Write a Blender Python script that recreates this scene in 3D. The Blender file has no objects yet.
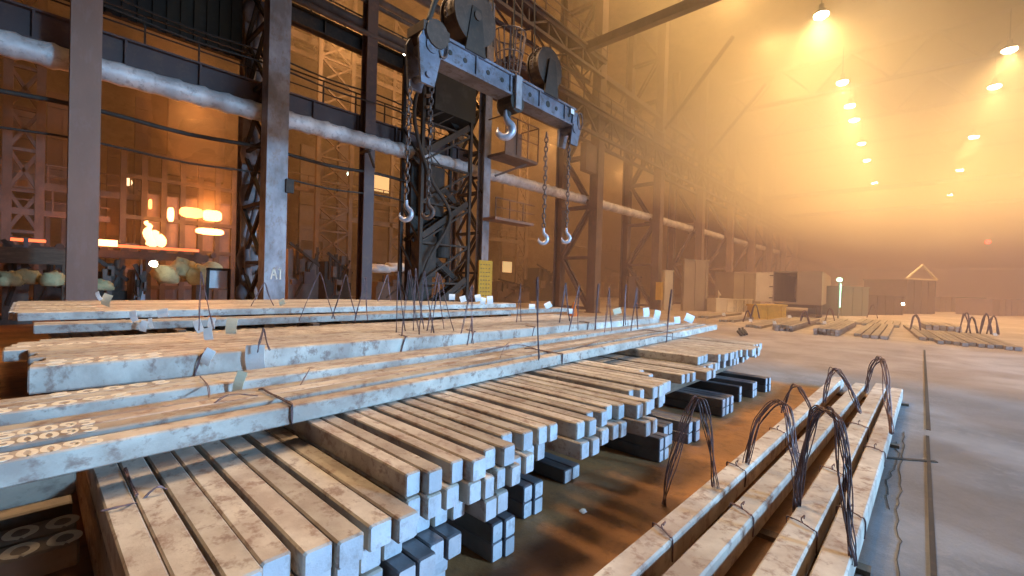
import bpy, math, random
from mathutils import Vector, Matrix
random.seed(7)
S = bpy.context.scene
COL = S.collection
PI = math.pi

# ------------------------------------------------------------------ camera
F, HC = 438.0, 2.0
YAW, PIT, ROL = math.radians(42.2), math.radians(-.6), math.radians(1.65)
fw = Vector((math.cos(YAW)*math.cos(PIT), math.sin(YAW)*math.cos(PIT), math.sin(PIT)))
r0 = Vector((math.sin(YAW), -math.cos(YAW), 0)); u0 = r0.cross(fw)
rt = r0*math.cos(ROL)+u0*math.sin(ROL); up = u0*math.cos(ROL)-r0*math.sin(ROL)
EYE = Vector((0, 0, HC))
cd = bpy.data.cameras.new('camera'); cam = bpy.data.objects.new('camera', cd); COL.objects.link(cam)
m = Matrix((rt, up, -fw)).transposed().to_4x4(); m.translation = EYE
cam.matrix_world = m
cd.sensor_width = 36; cd.lens = 36*F/1024; cd.clip_start = .05; cd.clip_end = 400
S.camera = cam

def ray(px, py): return fw+rt*((px-512)/F)+up*((288-py)/F)
def az(px, py, z):
    r = ray(px, py); return EYE+r*((z-HC)/r.z)
def ay(px, py, y):
    r = ray(px, py); return EYE+r*(y/r.y)
def ax(px, py, x):
    r = ray(px, py); return EYE+r*(x/r.x)

# ------------------------------------------------------------------ materials
def new_mat(name):
    mt = bpy.data.materials.new(name); mt.use_nodes = True
    nt = mt.node_tree; b = nt.nodes['Principled BSDF']
    return mt, nt, b
def N(nt, t, **kw):
    n = nt.nodes.new(t)
    for k, v in kw.items():
        if k in n.inputs: n.inputs[k].default_value = v
        else: setattr(n, k, v)
    return n
def ramp(nt, src, stops):
    r = nt.nodes.new('ShaderNodeValToRGB'); e = r.color_ramp.elements
    while len(e) < len(stops): e.new(.5)
    for el, (p, c) in zip(e, stops): el.position = p; el.color = (*c, 1) if len(c) == 3 else c
    nt.links.new(src, r.inputs[0]); return r.outputs[0]
def mixc(nt, fac, a, b, mode='MIX'):
    n = nt.nodes.new('ShaderNodeMix'); n.data_type = 'RGBA'; n.blend_type = mode
    for sock, v in ((n.inputs[0], fac), (n.inputs[6], a), (n.inputs[7], b)):
        if isinstance(v, (int, float)): sock.default_value = v
        elif isinstance(v, tuple): sock.default_value = (*v, 1) if len(v) == 3 else v
        else: nt.links.new(v, sock)
    return n.outputs[2]

def rough_mat(name, base, dark, spot, rough=.6, metal=0., sc=3., spotamt=.5, bump=.3, stretch=(1, 1, 1), rnd=.25, world=False):
    mt, nt, b = new_mat(name)
    tc = N(nt, 'ShaderNodeTexCoord'); oi = N(nt, 'ShaderNodeObjectInfo')
    mp = N(nt, 'ShaderNodeMapping'); mp.inputs['Scale'].default_value = stretch
    if world:
        ge = N(nt, 'ShaderNodeNewGeometry'); nt.links.new(ge.outputs['Position'], mp.inputs[0])
    else:
        ad = N(nt, 'ShaderNodeVectorMath', operation='MULTIPLY_ADD')
        nt.links.new(oi.outputs['Random'], ad.inputs[0]); ad.inputs[1].default_value = (37, 51, 19)
        nt.links.new(tc.outputs['Object'], ad.inputs[2]); nt.links.new(ad.outputs[0], mp.inputs[0])
    n1 = N(nt, 'ShaderNodeTexNoise', Scale=sc, Detail=6., Roughness=.62); nt.links.new(mp.outputs[0], n1.inputs['Vector'])
    n2 = N(nt, 'ShaderNodeTexNoise', Scale=sc*4.3, Detail=4., Roughness=.7); nt.links.new(mp.outputs[0], n2.inputs['Vector'])
    c = mixc(nt, ramp(nt, n1.outputs[0], [(.36, (0, 0, 0)), (.62, (1, 1, 1))]), base, dark)
    c = mixc(nt, ramp(nt, n2.outputs[0], [(.52, (0, 0, 0)), (.66, (spotamt,)*3)]), c, spot)
    if rnd:
        hv = N(nt, 'ShaderNodeHueSaturation'); mr = N(nt, 'ShaderNodeMapRange')
        mr.inputs[3].default_value = 1-rnd; mr.inputs[4].default_value = 1+rnd
        nt.links.new(oi.outputs['Random'], mr.inputs[0]); nt.links.new(mr.outputs[0], hv.inputs['Value'])
        nt.links.new(c, hv.inputs['Color']); c = hv.outputs[0]
    nt.links.new(c, b.inputs['Base Color'])
    b.inputs['Roughness'].default_value = rough; b.inputs['Metallic'].default_value = metal
    if bump:
        bp = N(nt, 'ShaderNodeBump', Strength=bump, Distance=.01); nt.links.new(n2.outputs[0], bp.inputs['Height'])
        nt.links.new(bp.outputs[0], b.inputs['Normal'])
    return mt
def plain(name, c, rough=.6, metal=0.):
    mt, nt, b = new_mat(name); b.inputs['Base Color'].default_value = (*c, 1)
    b.inputs['Roughness'].default_value = rough; b.inputs['Metallic'].default_value = metal; return mt
def emit(name, c, s):
    mt, nt, b = new_mat(name); b.inputs['Base Color'].default_value = (*c, 1)
    b.inputs['Emission Color'].default_value = (*c, 1); b.inputs['Emission Strength'].default_value = s; return mt

M = dict(
 billet=rough_mat('billet_scale', (.60, .54, .46), (.36, .29, .24), (.20, .11, .08), .55, .1, 1.9, .75, .35, (1, .16, .16), .2),
 shadebillet=rough_mat('billet_shaded_copy', (.18, .18, .20), (.10, .10, .115), (.2, .13, .12), .45, .2, 2.2, .5, .3, (1, .16, .16), .25),  # shaded copy of billet: the stack's shadow is put into the colour
 farbillet=rough_mat('far_billet_scale', (.34, .27, .20), (.22, .17, .13), (.12, .08, .06), .7, .05, 1.5, .6, .3, (1, .2, .2), .25),
 sawn=rough_mat('sawn_end_lit', (.66, .68, .72), (.5, .52, .56), (.36, .34, .35), .45, .25, .8, .6, .5, (1, .5, .5), .12),  # saw-cut ends, with the cool light's brightness put into the colour
 steel=rough_mat('painted_steel_blue', (.40, .38, .40), (.2, .18, .18), (.22, .12, .07), .6, .1, 1.2, .5, .2, (1, 1, .6), 0),
 brown=rough_mat('rusty_steel', (.20, .13, .10), (.12, .08, .06), (.26, .14, .08), .75, .0, 1.0, .5, .2, (1, 1, .6), 0),
 dark=rough_mat('sooty_steel', (.055, .038, .028), (.032, .024, .018), (.10, .06, .035), .75, .0, 1.5, .5, .2, (1, 1, 1), 0),
 girder=rough_mat('brown_painted_girder', (.13, .08, .07), (.11, .07, .065), (.2, .12, .08), .7, .0, .8, .5, .1, (1, 1, 1), 0),
 beamsteel=rough_mat('scuffed_beam_paint', (.24, .24, .29), (.13, .12, .14), (.10, .07, .055), .55, .2, 1.3, .8, .4, (1, 1, 1), 0),
 sheavebrown=rough_mat('greasy_sheave', (.11, .07, .05), (.06, .04, .03), (.16, .1, .07), .6, .2, 2, .5, .3, (1, 1, 1), 0),
 pale=rough_mat('pale_post_paint', (.30, .17, .12), (.24, .14, .10), (.3, .19, .16), .7, .0, .8, .4, .1, (1, 1, .4), 0),
 concrete=rough_mat('sooty_wall', (.22, .155, .10), (.10, .065, .045), (.06, .04, .028), .9, .0, .45, .8, .1, (1, 1, 1.5), 0),
 darkwall=rough_mat('dark_cladding', (.045, .036, .022), (.035, .03, .025), (.07, .06, .05), .9, .0, .3, .5, .1, (1, 1, 1), 0),
 foil=rough_mat('foil_lagging', (.80, .74, .70), (.5, .45, .43), (.3, .22, .19), .55, .15, 1.1, .6, .6, (1, 1, 1), 0),
 wire=rough_mat('tie_wire', (.22, .14, .14), (.13, .085, .09), (.34, .22, .22), .5, .4, 8, .5, 0, (1, 1, 1), .25),
 chain=rough_mat('rusty_chain', (.16, .10, .08), (.09, .06, .05), (.28, .2, .17), .5, .4, 9, .5, 0, (1, 1, 1), .2),
 hook=rough_mat('worn_hook_steel', (.55, .53, .58), (.4, .38, .42), (.3, .2, .18), .4, .4, 6, .4, .1, (1, 1, 1), .1),
 yellow=rough_mat('yellow_paint', (.75, .47, .05), (.62, .38, .04), (.4, .25, .08), .6, .0, 3, .4, .1, (1, 1, 1), 0),
 cream=rough_mat('cream_panel', (.75, .66, .48), (.66, .56, .4), (.5, .4, .28), .7, .0, .8, .3, .05, (1, 1, 1), 0),
 trailer=rough_mat('trailer_panel', (.32, .25, .18), (.27, .21, .15), (.3, .2, .14), .7, .0, .8, .3, .05, (1, 1, 1), 0),
 paper=rough_mat('paper_tag', (.97, .97, .95), (.93, .93, .9), (.8, .78, .75), .8, .0, 6, .3, 0, (1, 1, 1), .05),
 manila=rough_mat('manila_tag', (.85, .74, .52), (.8, .68, .46), (.7, .58, .4), .8, .0, 6, .3, 0, (1, 1, 1), .05),
 paint=rough_mat('number_paint', (.88, .80, .66), (.8, .7, .55), (.6, .5, .4), .8, .0, 14, .5, 0, (1, 1, 1), 0),
 sack=rough_mat('sack_cloth', (.62, .53, .28), (.48, .4, .2), (.3, .24, .12), .9, .0, 2, .4, .5, (1, 1, 1), .2),
 timber=rough_mat('dunnage_timber', (.22, .14, .09), (.14, .09, .06), (.1, .06, .04), .9, .0, 3, .5, .3, (1, 6, 6), .2),
 orange=plain('orange_cone_plastic', (.8, .25, .04), .5),
 truckpaint=plain('grey_green_cab', (.16, .19, .17), .5),
 glow=emit('lamp_glow', (1, .86, .6), 120),
 glow_dim=emit('small_lamp_glow', (1, .9, .7), 25),
 hot=emit('hot_steel', (1, .42, .17), 5),
 hotred=emit('cooling_hot_steel', (1, .14, .03), 2.2),
 flame=emit('furnace_flame', (1, .40, .12), 3),
 green=emit('green_lamp', (.5, 1, .7), 2.5),
 red=emit('red_lamp', (1, .05, .03), 6),
 window=emit('lit_window', (1, .70, .32), .8),
)

# floor ----------------------------------------------------------------------
def floor_mat():
    mt, nt, b = new_mat('works_floor')
    ge = N(nt, 'ShaderNodeNewGeometry'); P = ge.outputs['Position']
    sx = N(nt, 'ShaderNodeSeparateXYZ'); nt.links.new(P, sx.inputs[0])
    nb = N(nt, 'ShaderNodeTexNoise', Scale=.9, Detail=6.); nt.links.new(P, nb.inputs['Vector'])
    nf = N(nt, 'ShaderNodeTexNoise', Scale=6., Detail=8., Roughness=.7); nt.links.new(P, nf.inputs['Vector'])
    nl = N(nt, 'ShaderNodeTexNoise', Scale=.25, Detail=5., Distortion=.8); nt.links.new(P, nl.inputs['Vector'])
    conc = mixc(nt, ramp(nt, nb.outputs[0], [(.38, (0, 0, 0)), (.62, (1, 1, 1))]), (.24, .25, .275), (.14, .15, .17))
    conc = mixc(nt, ramp(nt, nf.outputs[0], [(.5, (0, 0, 0)), (.7, (.6, .6, .6))]), conc, (.31, .30, .31))
    conc = mixc(nt, ramp(nt, nl.outputs[0], [(.5, (0, 0, 0)), (.62, (.55, .55, .55))]), conc, (.13, .10, .085))
    far = mixc(nt, ramp(nt, nl.outputs[0], [(.4, (0, 0, 0)), (.6, (1, 1, 1))]), (.44, .36, .32), (.33, .25, .21))  # far floor is lighter: the lamp light on it is put into the colour
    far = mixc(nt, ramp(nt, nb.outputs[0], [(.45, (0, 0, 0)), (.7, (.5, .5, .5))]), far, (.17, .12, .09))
    dirt = mixc(nt, ramp(nt, nb.outputs[0], [(.35, (0, 0, 0)), (.65, (1, 1, 1))]), (.46, .21, .07), (.27, .13, .055))
    dirt = mixc(nt, ramp(nt, nf.outputs[0], [(.5, (0, 0, 0)), (.68, (.7, .7, .7))]), dirt, (.18, .10, .055))
    def step(src, a, b2, noise_amt):
        ad = N(nt, 'ShaderNodeMath', operation='MULTIPLY_ADD'); nt.links.new(nb.outputs[0], ad.inputs[0]); ad.inputs[1].default_value = noise_amt; nt.links.new(src, ad.inputs[2])
        mr = N(nt, 'ShaderNodeMapRange'); mr.inputs[1].default_value = a+noise_amt/2; mr.inputs[2].default_value = b2+noise_amt/2
        nt.links.new(ad.outputs[0], mr.inputs[0]); return mr.outputs[0]
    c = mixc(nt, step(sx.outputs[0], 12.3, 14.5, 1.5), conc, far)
    inx = step(sx.outputs[0], 10.9, 11.3, .5)      # 1 beyond the rusty pad
    iny = step(sx.outputs[1], .15, .3, .1)         # 1 on the pad side
    s = N(nt, 'ShaderNodeMath', operation='SUBTRACT'); s.use_clamp = True
    nt.links.new(iny, s.inputs[0]); nt.links.new(inx, s.inputs[1])
    c = mixc(nt, s.outputs[0], c, dirt)
    nt.links.new(c, b.inputs['Base Color'])
    rr = N(nt, 'ShaderNodeMapRange'); rr.inputs[3].default_value = .45; rr.inputs[4].default_value = .85
    nt.links.new(nf.outputs[0], rr.inputs[0]); nt.links.new(rr.outputs[0], b.inputs['Roughness'])
    bp = N(nt, 'ShaderNodeBump', Strength=.5, Distance=.03); nt.links.new(nf.outputs[0], bp.inputs['Height'])
    nt.links.new(bp.outputs[0], b.inputs['Normal'])
    return mt
M['floor'] = floor_mat()

# ------------------------------------------------------------------ mesh builder
class MB:
    def __init__(s): s.v = []; s.f = []
    def add(s, vs, fs):
        o = len(s.v); s.v += [tuple(p) for p in vs]; s.f += [tuple(i+o for i in q) for q in fs]; return s
    def box(s, a, b):
        (x0, y0, z0), (x1, y1, z1) = a, b
        return s.add([(x0, y0, z0), (x1, y0, z0), (x1, y1, z0), (x0, y1, z0), (x0, y0, z1), (x1, y0, z1), (x1, y1, z1), (x0, y1, z1)],
                     [(0, 3, 2, 1), (4, 5, 6, 7), (0, 1, 5, 4), (1, 2, 6, 5), (2, 3, 7, 6), (3, 0, 4, 7)])
    def bar(s, p, q, w, h=None, upv=(0, 0, 1)):
        p, q = Vector(p), Vector(q); h = h or w; d = (q-p).normalized(); U = Vector(upv)
        if abs(d.dot(U)) > .98: U = Vector((1, 0, 0))
        r = d.cross(U).normalized()*w/2; u = r.cross(d).normalized()*h/2
        vs = [p-r-u, p+r-u, p+r+u, p-r+u, q-r-u, q+r-u, q+r+u, q-r+u]
        return s.add(vs, [(0, 1, 2, 3), (7, 6, 5, 4), (0, 4, 5, 1), (1, 5, 6, 2), (2, 6, 7, 3), (3, 7, 4, 0)])
    def tube(s, pts, r, n=6, closed=False, r2=None):
        pts = [Vector(p) for p in pts]; k = len(pts); vs = []; prev = None
        for i, p in enumerate(pts):
            if closed: d = pts[(i+1) % k]-pts[i-1]
            else: d = pts[min(i+1, k-1)]-pts[max(i-1, 0)]
            d.normalize()
            if prev is None:
                a = Vector((0, 0, 1)) if abs(d.z) < .9 else Vector((1, 0, 0)); nrm = d.cross(a).normalized()
            else: nrm = (prev-d*prev.dot(d)).normalized()
            prev = nrm; bn = d.cross(nrm)
            rr = r if not callable(r) else r(i/(k-1))
            for j in range(n):
                t = 2*PI*j/n; vs.append(p+nrm*math.cos(t)*rr+bn*math.sin(t)*(rr if r2 is None else r2))
        fs = []
        for i in range(k if closed else k-1):
            a, b = i*n, ((i+1) % k)*n
            for j in range(n): fs.append((a+j, a+(j+1) % n, b+(j+1) % n, b+j))
        if not closed: fs += [tuple(reversed(range(n))), tuple(range((k-1)*n, k*n))]
        return s.add(vs, fs)
    def cyl(s, p, q, r, n=16, r1=None):
        p, q = Vector(p), Vector(q); d = (q-p).normalized(); a = Vector((0, 0, 1)) if abs(d.z) < .9 else Vector((1, 0, 0))
        u = d.cross(a).normalized(); w = d.cross(u); r1 = r if r1 is None else r1
        vs = [p+(u*math.cos(2*PI*i/n)+w*math.sin(2*PI*i/n))*r for i in range(n)]+[q+(u*math.cos(2*PI*i/n)+w*math.sin(2*PI*i/n))*r1 for i in range(n)]
        return s.add(vs, [(i, (i+1) % n, n+(i+1) % n, n+i) for i in range(n)]+[tuple(reversed(range(n))), tuple(range(n, 2*n))])
    def prism(s, poly, axis, a, b):
        """poly: 2-D points; axis 'y': points are (x,z) extruded from y=a to y=b; axis 'x': points are (y,z)"""
        f = (lambda p, t: (p[0], t, p[1])) if axis == 'y' else (lambda p, t: (t, p[0], p[1]))
        n = len(poly); vs = [f(p, a) for p in poly]+[f(p, b) for p in poly]
        return s.add(vs, [tuple(range(n)), tuple(reversed(range(n, 2*n)))]+[(i, n+i, n+(i+1) % n, (i+1) % n) for i in range(n)])
    def blob(s, c, rad, seed=0, nu=14, nv=9, amp=.18, flat=.0):
        rs = random.Random(seed); ph = [(rs.uniform(1, 4), rs.uniform(1, 4), rs.uniform(0, 6)) for _ in range(4)]
        vs = []; fs = []
        for i in range(nv+1):
            th = PI*i/nv
            for j in range(nu):
                t = 2*PI*j/nu; d = Vector((math.sin(th)*math.cos(t), math.sin(th)*math.sin(t), math.cos(th)))
                k = 1+amp*sum(math.sin(a*d.x*2+b*d.y*2+g+d.z*a) for a, b, g in ph)/2
                p = Vector((d.x*rad[0], d.y*rad[1], d.z*rad[2]))*k
                p.z = max(p.z, -rad[2]*.8); vs.append(p+Vector(c))
        for i in range(nv):
            for j in range(nu): fs.append((i*nu+j, (i+1)*nu+j, (i+1)*nu+(j+1) % nu, i*nu+(j+1) % nu))
        return s.add(vs, fs)
    def mesh(s, name, mat, smooth=False):
        me = bpy.data.meshes.new(name); me.from_pydata(s.v, [], s.f); me.validate(); me.update()
        import bmesh
        bm = bmesh.new(); bm.from_mesh(me); bmesh.ops.recalc_face_normals(bm, faces=bm.faces); bm.to_mesh(me); bm.free()
        me.materials.append(M[mat] if isinstance(mat, str) else mat)
        if smooth:
            for p in me.polygons: p.use_smooth = True
        return me
    def obj(s, name, mat, parent=None, smooth=False, loc=None):
        if loc is not None:
            L = Vector(loc); s.v = [tuple(Vector(p)-L) for p in s.v]
        o = bpy.data.objects.new(name, s.mesh(name, mat, smooth)); COL.objects.link(o)
        if loc is not None: o.location = loc
        if parent is not None:
            o.parent = parent
            if loc is None and parent.location.length > 0:      # vertices were given in world space
                o.data.transform(Matrix.Translation(-parent.location))
        return o

def tag(o, label=None, cat=None, group=None, kind=None):
    if label: o['label'] = label
    if cat: o['category'] = cat
    if group: o['group'] = group
    if kind: o['kind'] = kind
    return o
def thing(name, label, cat, loc=(0, 0, 0), group=None):
    o = bpy.data.objects.new(name, None); COL.objects.link(o); o.location = loc; o.empty_display_size = .2
    return tag(o, label, cat, group)
def copy_tree(o, parent=None):
    c = o.copy(); COL.objects.link(c)
    if parent is not None: c.parent = parent
    for ch in list(o.children): copy_tree(ch, c)
    return c
ORD = ['first', 'second', 'third', 'fourth', 'fifth', 'sixth', 'seventh', 'eighth', 'ninth', 'tenth', 'eleventh', 'twelfth', 'thirteenth', 'fourteenth', 'fifteenth', 'sixteenth', 'seventeenth', 'eighteenth', 'nineteenth', 'twentieth']
def nth(i):
    if i < 20: return ORD[i]
    t, u = divmod(i+1, 10); tens = {2: 'twent', 3: 'thirt', 4: 'fort', 5: 'fift', 6: 'sixt'}[t]
    return tens+'ieth' if u == 0 else tens+'y-'+ORD[u-1]

# ------------------------------------------------------------------ billets
def billet_mesh(L, seed, mat, wob=.004):
    """bar of length L along +x, unit width (y 0..1) and unit height (z 0..1) scaled by the object"""
    rs = random.Random(seed); n = max(4, int(L/1.0)); c = .07; vs = []; fs = []
    prof = [(c, 0), (1-c, 0), (1, c), (1, 1-c), (1-c, 1), (c, 1), (0, 1-c), (0, c)]
    xs = [0]+[L*i/n for i in range(n+1)]+[L]
    a1, a2 = rs.uniform(0, 6), rs.uniform(0, 6)
    for i, x in enumerate(xs):
        end = i in (0, len(xs)-1)
        if i == 1: x = .012
        if i == len(xs)-2: x = L-.012
        k = .06 if end else 0
        dy = .05*math.sin(a1+x*.6); dz = 0
        for (y, z) in prof: vs.append((x, (y-.5)*(1-2*k)+.5+dy*.6, (z-.5)*(1-2*k)+.5+dz))
    for i in range(len(xs)-1):
        for j in range(8): fs.append((i*8+j, i*8+(j+1) % 8, (i+1)*8+(j+1) % 8, (i+1)*8+j))
    fs += [tuple(reversed(range(8))), tuple(range((len(xs)-1)*8, len(xs)*8))]
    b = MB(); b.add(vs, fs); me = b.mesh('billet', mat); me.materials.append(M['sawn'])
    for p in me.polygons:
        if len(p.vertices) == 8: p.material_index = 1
    return me
BM = {}
def bmesh_for(L, mat):
    k = (round(L, 2), mat)
    if k not in BM: BM[k] = [billet_mesh(L, s, mat) for s in (1, 2, 3)]
    return random.choice(BM[k])
def billet(x, y, z, L, w, h, rot, label, group, mat='billet', name='steel_billet'):
    """origin corner (x,y,z); runs along the direction rot; width grows to the left of it"""
    o = bpy.data.objects.new(name, bmesh_for(L, mat)); COL.objects.link(o)
    o.location = (x, y, z); o.rotation_euler = (0, 0, rot); o.scale = (1, w, h)
    return tag(o, label, 'billet', group)

def smooth(pts, n=8):
    pts = [Vector(p) for p in pts]; out = []
    P = [pts[0]*2-pts[1]]+pts+[pts[-1]*2-pts[-2]]
    for i in range(1, len(P)-2):
        for k in range(n):
            t = k/n; a, b, c, d = P[i-1:i+3]
            out.append(.5*((2*b)+(c-a)*t+(2*a-5*b+4*c-d)*t*t+(3*b-a-3*c+d)*t**3))
    out.append(pts[-1]); return out

GL = {  # painted figures as strokes in a unit cell
 '5': [[(.85, 1), (.25, 1), (.18, .58), (.55, .62), (.85, .42), (.75, .1), (.4, 0), (.1, .1)]],
 '0': [[(.5, 0), (.15, .2), (.08, .55), (.3, .95), (.65, .97), (.9, .65), (.85, .25), (.5, 0)]],
 '9': [[(.8, .62), (.5, .42), (.15, .6), (.25, .92), (.65, .98), (.9, .7), (.75, .3), (.35, 0)]],
}
def paint_number(parent, text, x0, y0, w, gap, z):
    """parent local frame: x along the billet, unit y / unit z scaled; strokes lie on its top face"""
    mb = MB(); sw = parent.scale[1]
    for k, ch in enumerate(text):
        for st in GL[ch]:
            pts = []
            pts = [(v.x, v.y) for v in smooth([(a_, b_, 0) for a_, b_ in st], 4)]; L = []; R = []
            for i, p in enumerate(pts):
                q = pts[min(i+1, len(pts)-1)]; r = pts[max(i-1, 0)]
                P = lambda a: Vector((x0+k*(w+gap)+a[0]*w, y0+a[1]*sw*.7, 0))
                d = (P(q)-P(r)).normalized(); n = Vector((-d.y, d.x, 0))*min(.018, w*.2); c = P(p); L.append(c+n); R.append(c-n)
            n = len(L); vs = [(v.x, v.y/sw, z) for v in L]+[(v.x, v.y/sw, z) for v in R]
            vs += [(v[0], v[1], z-.02) for v in vs]
            fs = [(i, i+1, n+i+1, n+i) for i in range(n-1)]
            fs += [(i, 2*n+i, 2*n+i+1, i+1) for i in range(n-1)]+[(n+i, n+i+1, 3*n+i+1, 3*n+i) for i in range(n-1)]
            mb.add(vs, fs)
    o = bpy.data.objects.new('painted_number', mb.mesh('painted_number', 'paint')); COL.objects.link(o); o.parent = parent
    tag(o, 'cream hand-painted number '+text)
    return o

BH = .14
# --- crosswise stack (running along +y), ends facing the aisle --------------------------
GY = 'billets of the crosswise stack'
def ybillet(x0, x1, yf, top, label, mat='billet', h=BH, L=11.6):
    # rot 90deg: local +x -> +y, local +y -> -x ; origin at right edge
    return billet(x1-.002, yf, top-h, L, (x1-x0-.004), h-.002, PI/2, label, GY, mat)
top_L = [(.28, .405, 1.72), (.41, .54, 1.78), (.55, .685, 2.0), (.69, .82, 2.04), (.845, .985, 1.98), (.99, 1.13, 1.95), (1.165, 1.30, 1.97), (1.305, 1.435, 1.93)]
for i, (a, b, y) in enumerate(top_L):
    ybillet(a, b, y, .76, 'tan-topped steel billet, %s from the left in the low nearest group' % nth(i))
top_R = [(1.445, 1.55, 2.08), (1.56, 1.67, 2.02), (1.74, 1.84, 2.03), (1.85, 1.975, 1.96), (2.02, 2.13, 2.03), (2.15, 2.27, 1.98), (2.31, 2.43, 2.15),
         (2.45, 2.57, 2.07), (2.63, 2.745, 2.07), (2.75, 2.86, 2.05), (2.95, 3.07, 1.93), (3.08, 3.2, 1.90), (3.25, 3.36, 2.03), (3.37, 3.48, 1.96), (3.56, 3.675, 2.02),
         (3.68, 3.80, 1.96), (3.83, 3.96, 1.85), (4.0, 4.12, 1.84), (4.29, 4.40, 2.17), (4.405, 4.51, 2.1), (4.64, 4.77, 2.06), (4.775, 4.9, 2.05), (4.93, 5.06, 2.07), (5.065, 5.18, 2.08),
         (5.26, 5.39, 2.4), (5.42, 5.55, 2.6)]
for i, (a, b, y) in enumerate(top_R):
    ybillet(a, b, y, .90, 'tan-topped steel billet, %s from the left in the raised middle group' % nth(i))
g3 = []
x = 7.30
ys = [2.50, 2.5, 2.49, 2.52, 2.36, 2.3, 2.31, 2.28, 2.29, 2.27, 2.3, 2.26, 2.2, 2.13, 2.14, 2.16, 2.13, 2.15, 2.3, 2.28, 2.26, 2.27]
for i, y in enumerate(ys):
    ybillet(x, x+.128, y, .90, 'grey steel billet, %s from the near end of the top far group' % nth(i)); x += .15 if i % 4 == 3 else .132
    if i == 17: x += .12
xend = x
sec = [(1.445, 1.54, 2.06), (1.55, 1.66, 2.01), (1.69, 1.80, 2.02), (1.83, 1.94, 1.97), (1.95, 2.04, 1.95), (2.1, 2.19, 1.99), (2.2, 2.30, 1.95), (2.31, 2.41, 2.04), (2.42, 2.52, 2.01), (2.55, 2.65, 2.12), (2.66, 2.76, 2.1),
       (2.93, 3.05, 1.87), (3.055, 3.17, 1.85), (3.32, 3.45, 1.92), (3.51, 3.62, 1.92), (3.625, 3.74, 1.9), (3.81, 3.92, 1.75), (3.93, 4.04, 1.74), (4.2, 4.32, 2.1), (4.5, 4.62, 2.08), (4.66, 4.78, 2.1), (4.85, 4.97, 2.08), (5.0, 5.12, 2.12),
       (5.3, 5.42, 2.7), (5.7, 5.82, 3.0), (6.31, 6.43, 2.38), (6.45, 6.57, 2.36), (6.59, 6.72, 2.33), (6.84, 6.96, 2.21), (6.97, 7.09, 2.22), (7.1, 7.22, 2.2)]
x = 7.28
while x < xend-.1:
    sec.append((x, x+.125, 2.34+random.uniform(-.06, .12))); x += .15
for i, (a, b, y) in enumerate(sec):
    ybillet(a, b, y, .76, 'steel billet with sawn end coloured as lit, %s from the left in the second layer' % nth(i))
# third layer and lower layers at the near end
third = [(.3+.142*i, .43+.142*i, 2.04+random.uniform(-.05, .06)) for i in range(8)]+[(1.445, 1.56, 2.12), (1.57, 1.68, 2.14), (1.69, 1.80, 2.12), (1.82, 1.93, 2.1), (1.95, 2.06, 1.94), (2.07, 2.18, 1.95)]
for i, (a, b, y) in enumerate(third): ybillet(a, b, y, .62, 'steel billet, %s from the left, third layer, near end' % nth(i))
four = [(.3+.142*i, .43+.142*i, 2.0+random.uniform(-.05, .06)) for i in range(7)]+[(1.31, 1.43, 1.93), (1.435, 1.56, 1.93), (1.57, 1.68, 2.0), (1.685, 1.80, 1.98)]
for i, (a, b, y) in enumerate(four): ybillet(a, b, y, .48, 'dark-topped steel billet, %s from the left in the fourth layer' % nth(i), 'shadebillet' if a > 1.2 else 'billet')
for l, top in enumerate((.34, .20)):
    for i in range(10):
        a = .3+.15*i; ybillet(a, a+.135, 2.12+random.uniform(-.04, .1), top, 'shaded billet, %s from the left, %s layer, near end' % (nth(i), ('fifth', 'lowest')[l]), 'billet')
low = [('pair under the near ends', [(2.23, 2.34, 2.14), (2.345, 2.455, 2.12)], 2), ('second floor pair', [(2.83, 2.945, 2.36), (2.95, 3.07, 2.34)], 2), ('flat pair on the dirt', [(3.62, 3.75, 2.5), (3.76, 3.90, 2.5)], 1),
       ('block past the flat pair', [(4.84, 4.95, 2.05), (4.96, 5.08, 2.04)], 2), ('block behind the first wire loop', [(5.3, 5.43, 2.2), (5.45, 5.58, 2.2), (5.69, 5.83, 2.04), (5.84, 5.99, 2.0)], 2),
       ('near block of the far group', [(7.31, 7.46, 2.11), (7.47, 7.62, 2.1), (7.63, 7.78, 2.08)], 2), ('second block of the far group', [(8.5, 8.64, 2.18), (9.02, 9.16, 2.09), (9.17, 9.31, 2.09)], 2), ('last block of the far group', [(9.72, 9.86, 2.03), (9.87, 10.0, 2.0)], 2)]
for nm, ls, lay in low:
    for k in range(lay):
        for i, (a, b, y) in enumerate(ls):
            ybillet(a, b, y+k*.0, .14*(lay-k), 'shade-coloured billet, %s of the %s row, %s' % (nth(i), ('top', 'floor')[k], nm), 'shadebillet')
for i in range(25):  # hidden billets added to stop light leaking through the gaps above
    a = 2.2+i*.14; ybillet(a, a+.137, 2.62+random.uniform(-.1, .08), .62, 'recessed hidden billet added to block light, %s from the left in the third layer' % nth(i))
# timber spacers between the layers
def timber(a, b, label): return tag(MB().box(a, b).obj('timber_spacer', 'timber', loc=a), label, 'spacer', 'timbers inside the billet stack')
for y in (2.85, 6.0, 9.0, 12.6):
    w = nth((2.85, 6.0, 9.0, 12.6).index(y))
    timber((2.24, y, .282), (5.72, y+.14, .476), 'dark timber bolster under the middle billets, %s from the aisle' % w)
    timber((5.74, y, .282), (xend, y+.14, .616), 'dark timber bolster under the far billets, %s from the aisle' % w)
    timber((1.84, y, .0), (2.2, y+.14, .478), 'short timber block beside the near end, %s from the aisle' % w)
    timber((.27, y, 0), (1.82, y+.14, .058), 'thin timber bearer on the floor, %s from the aisle' % w)

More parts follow.
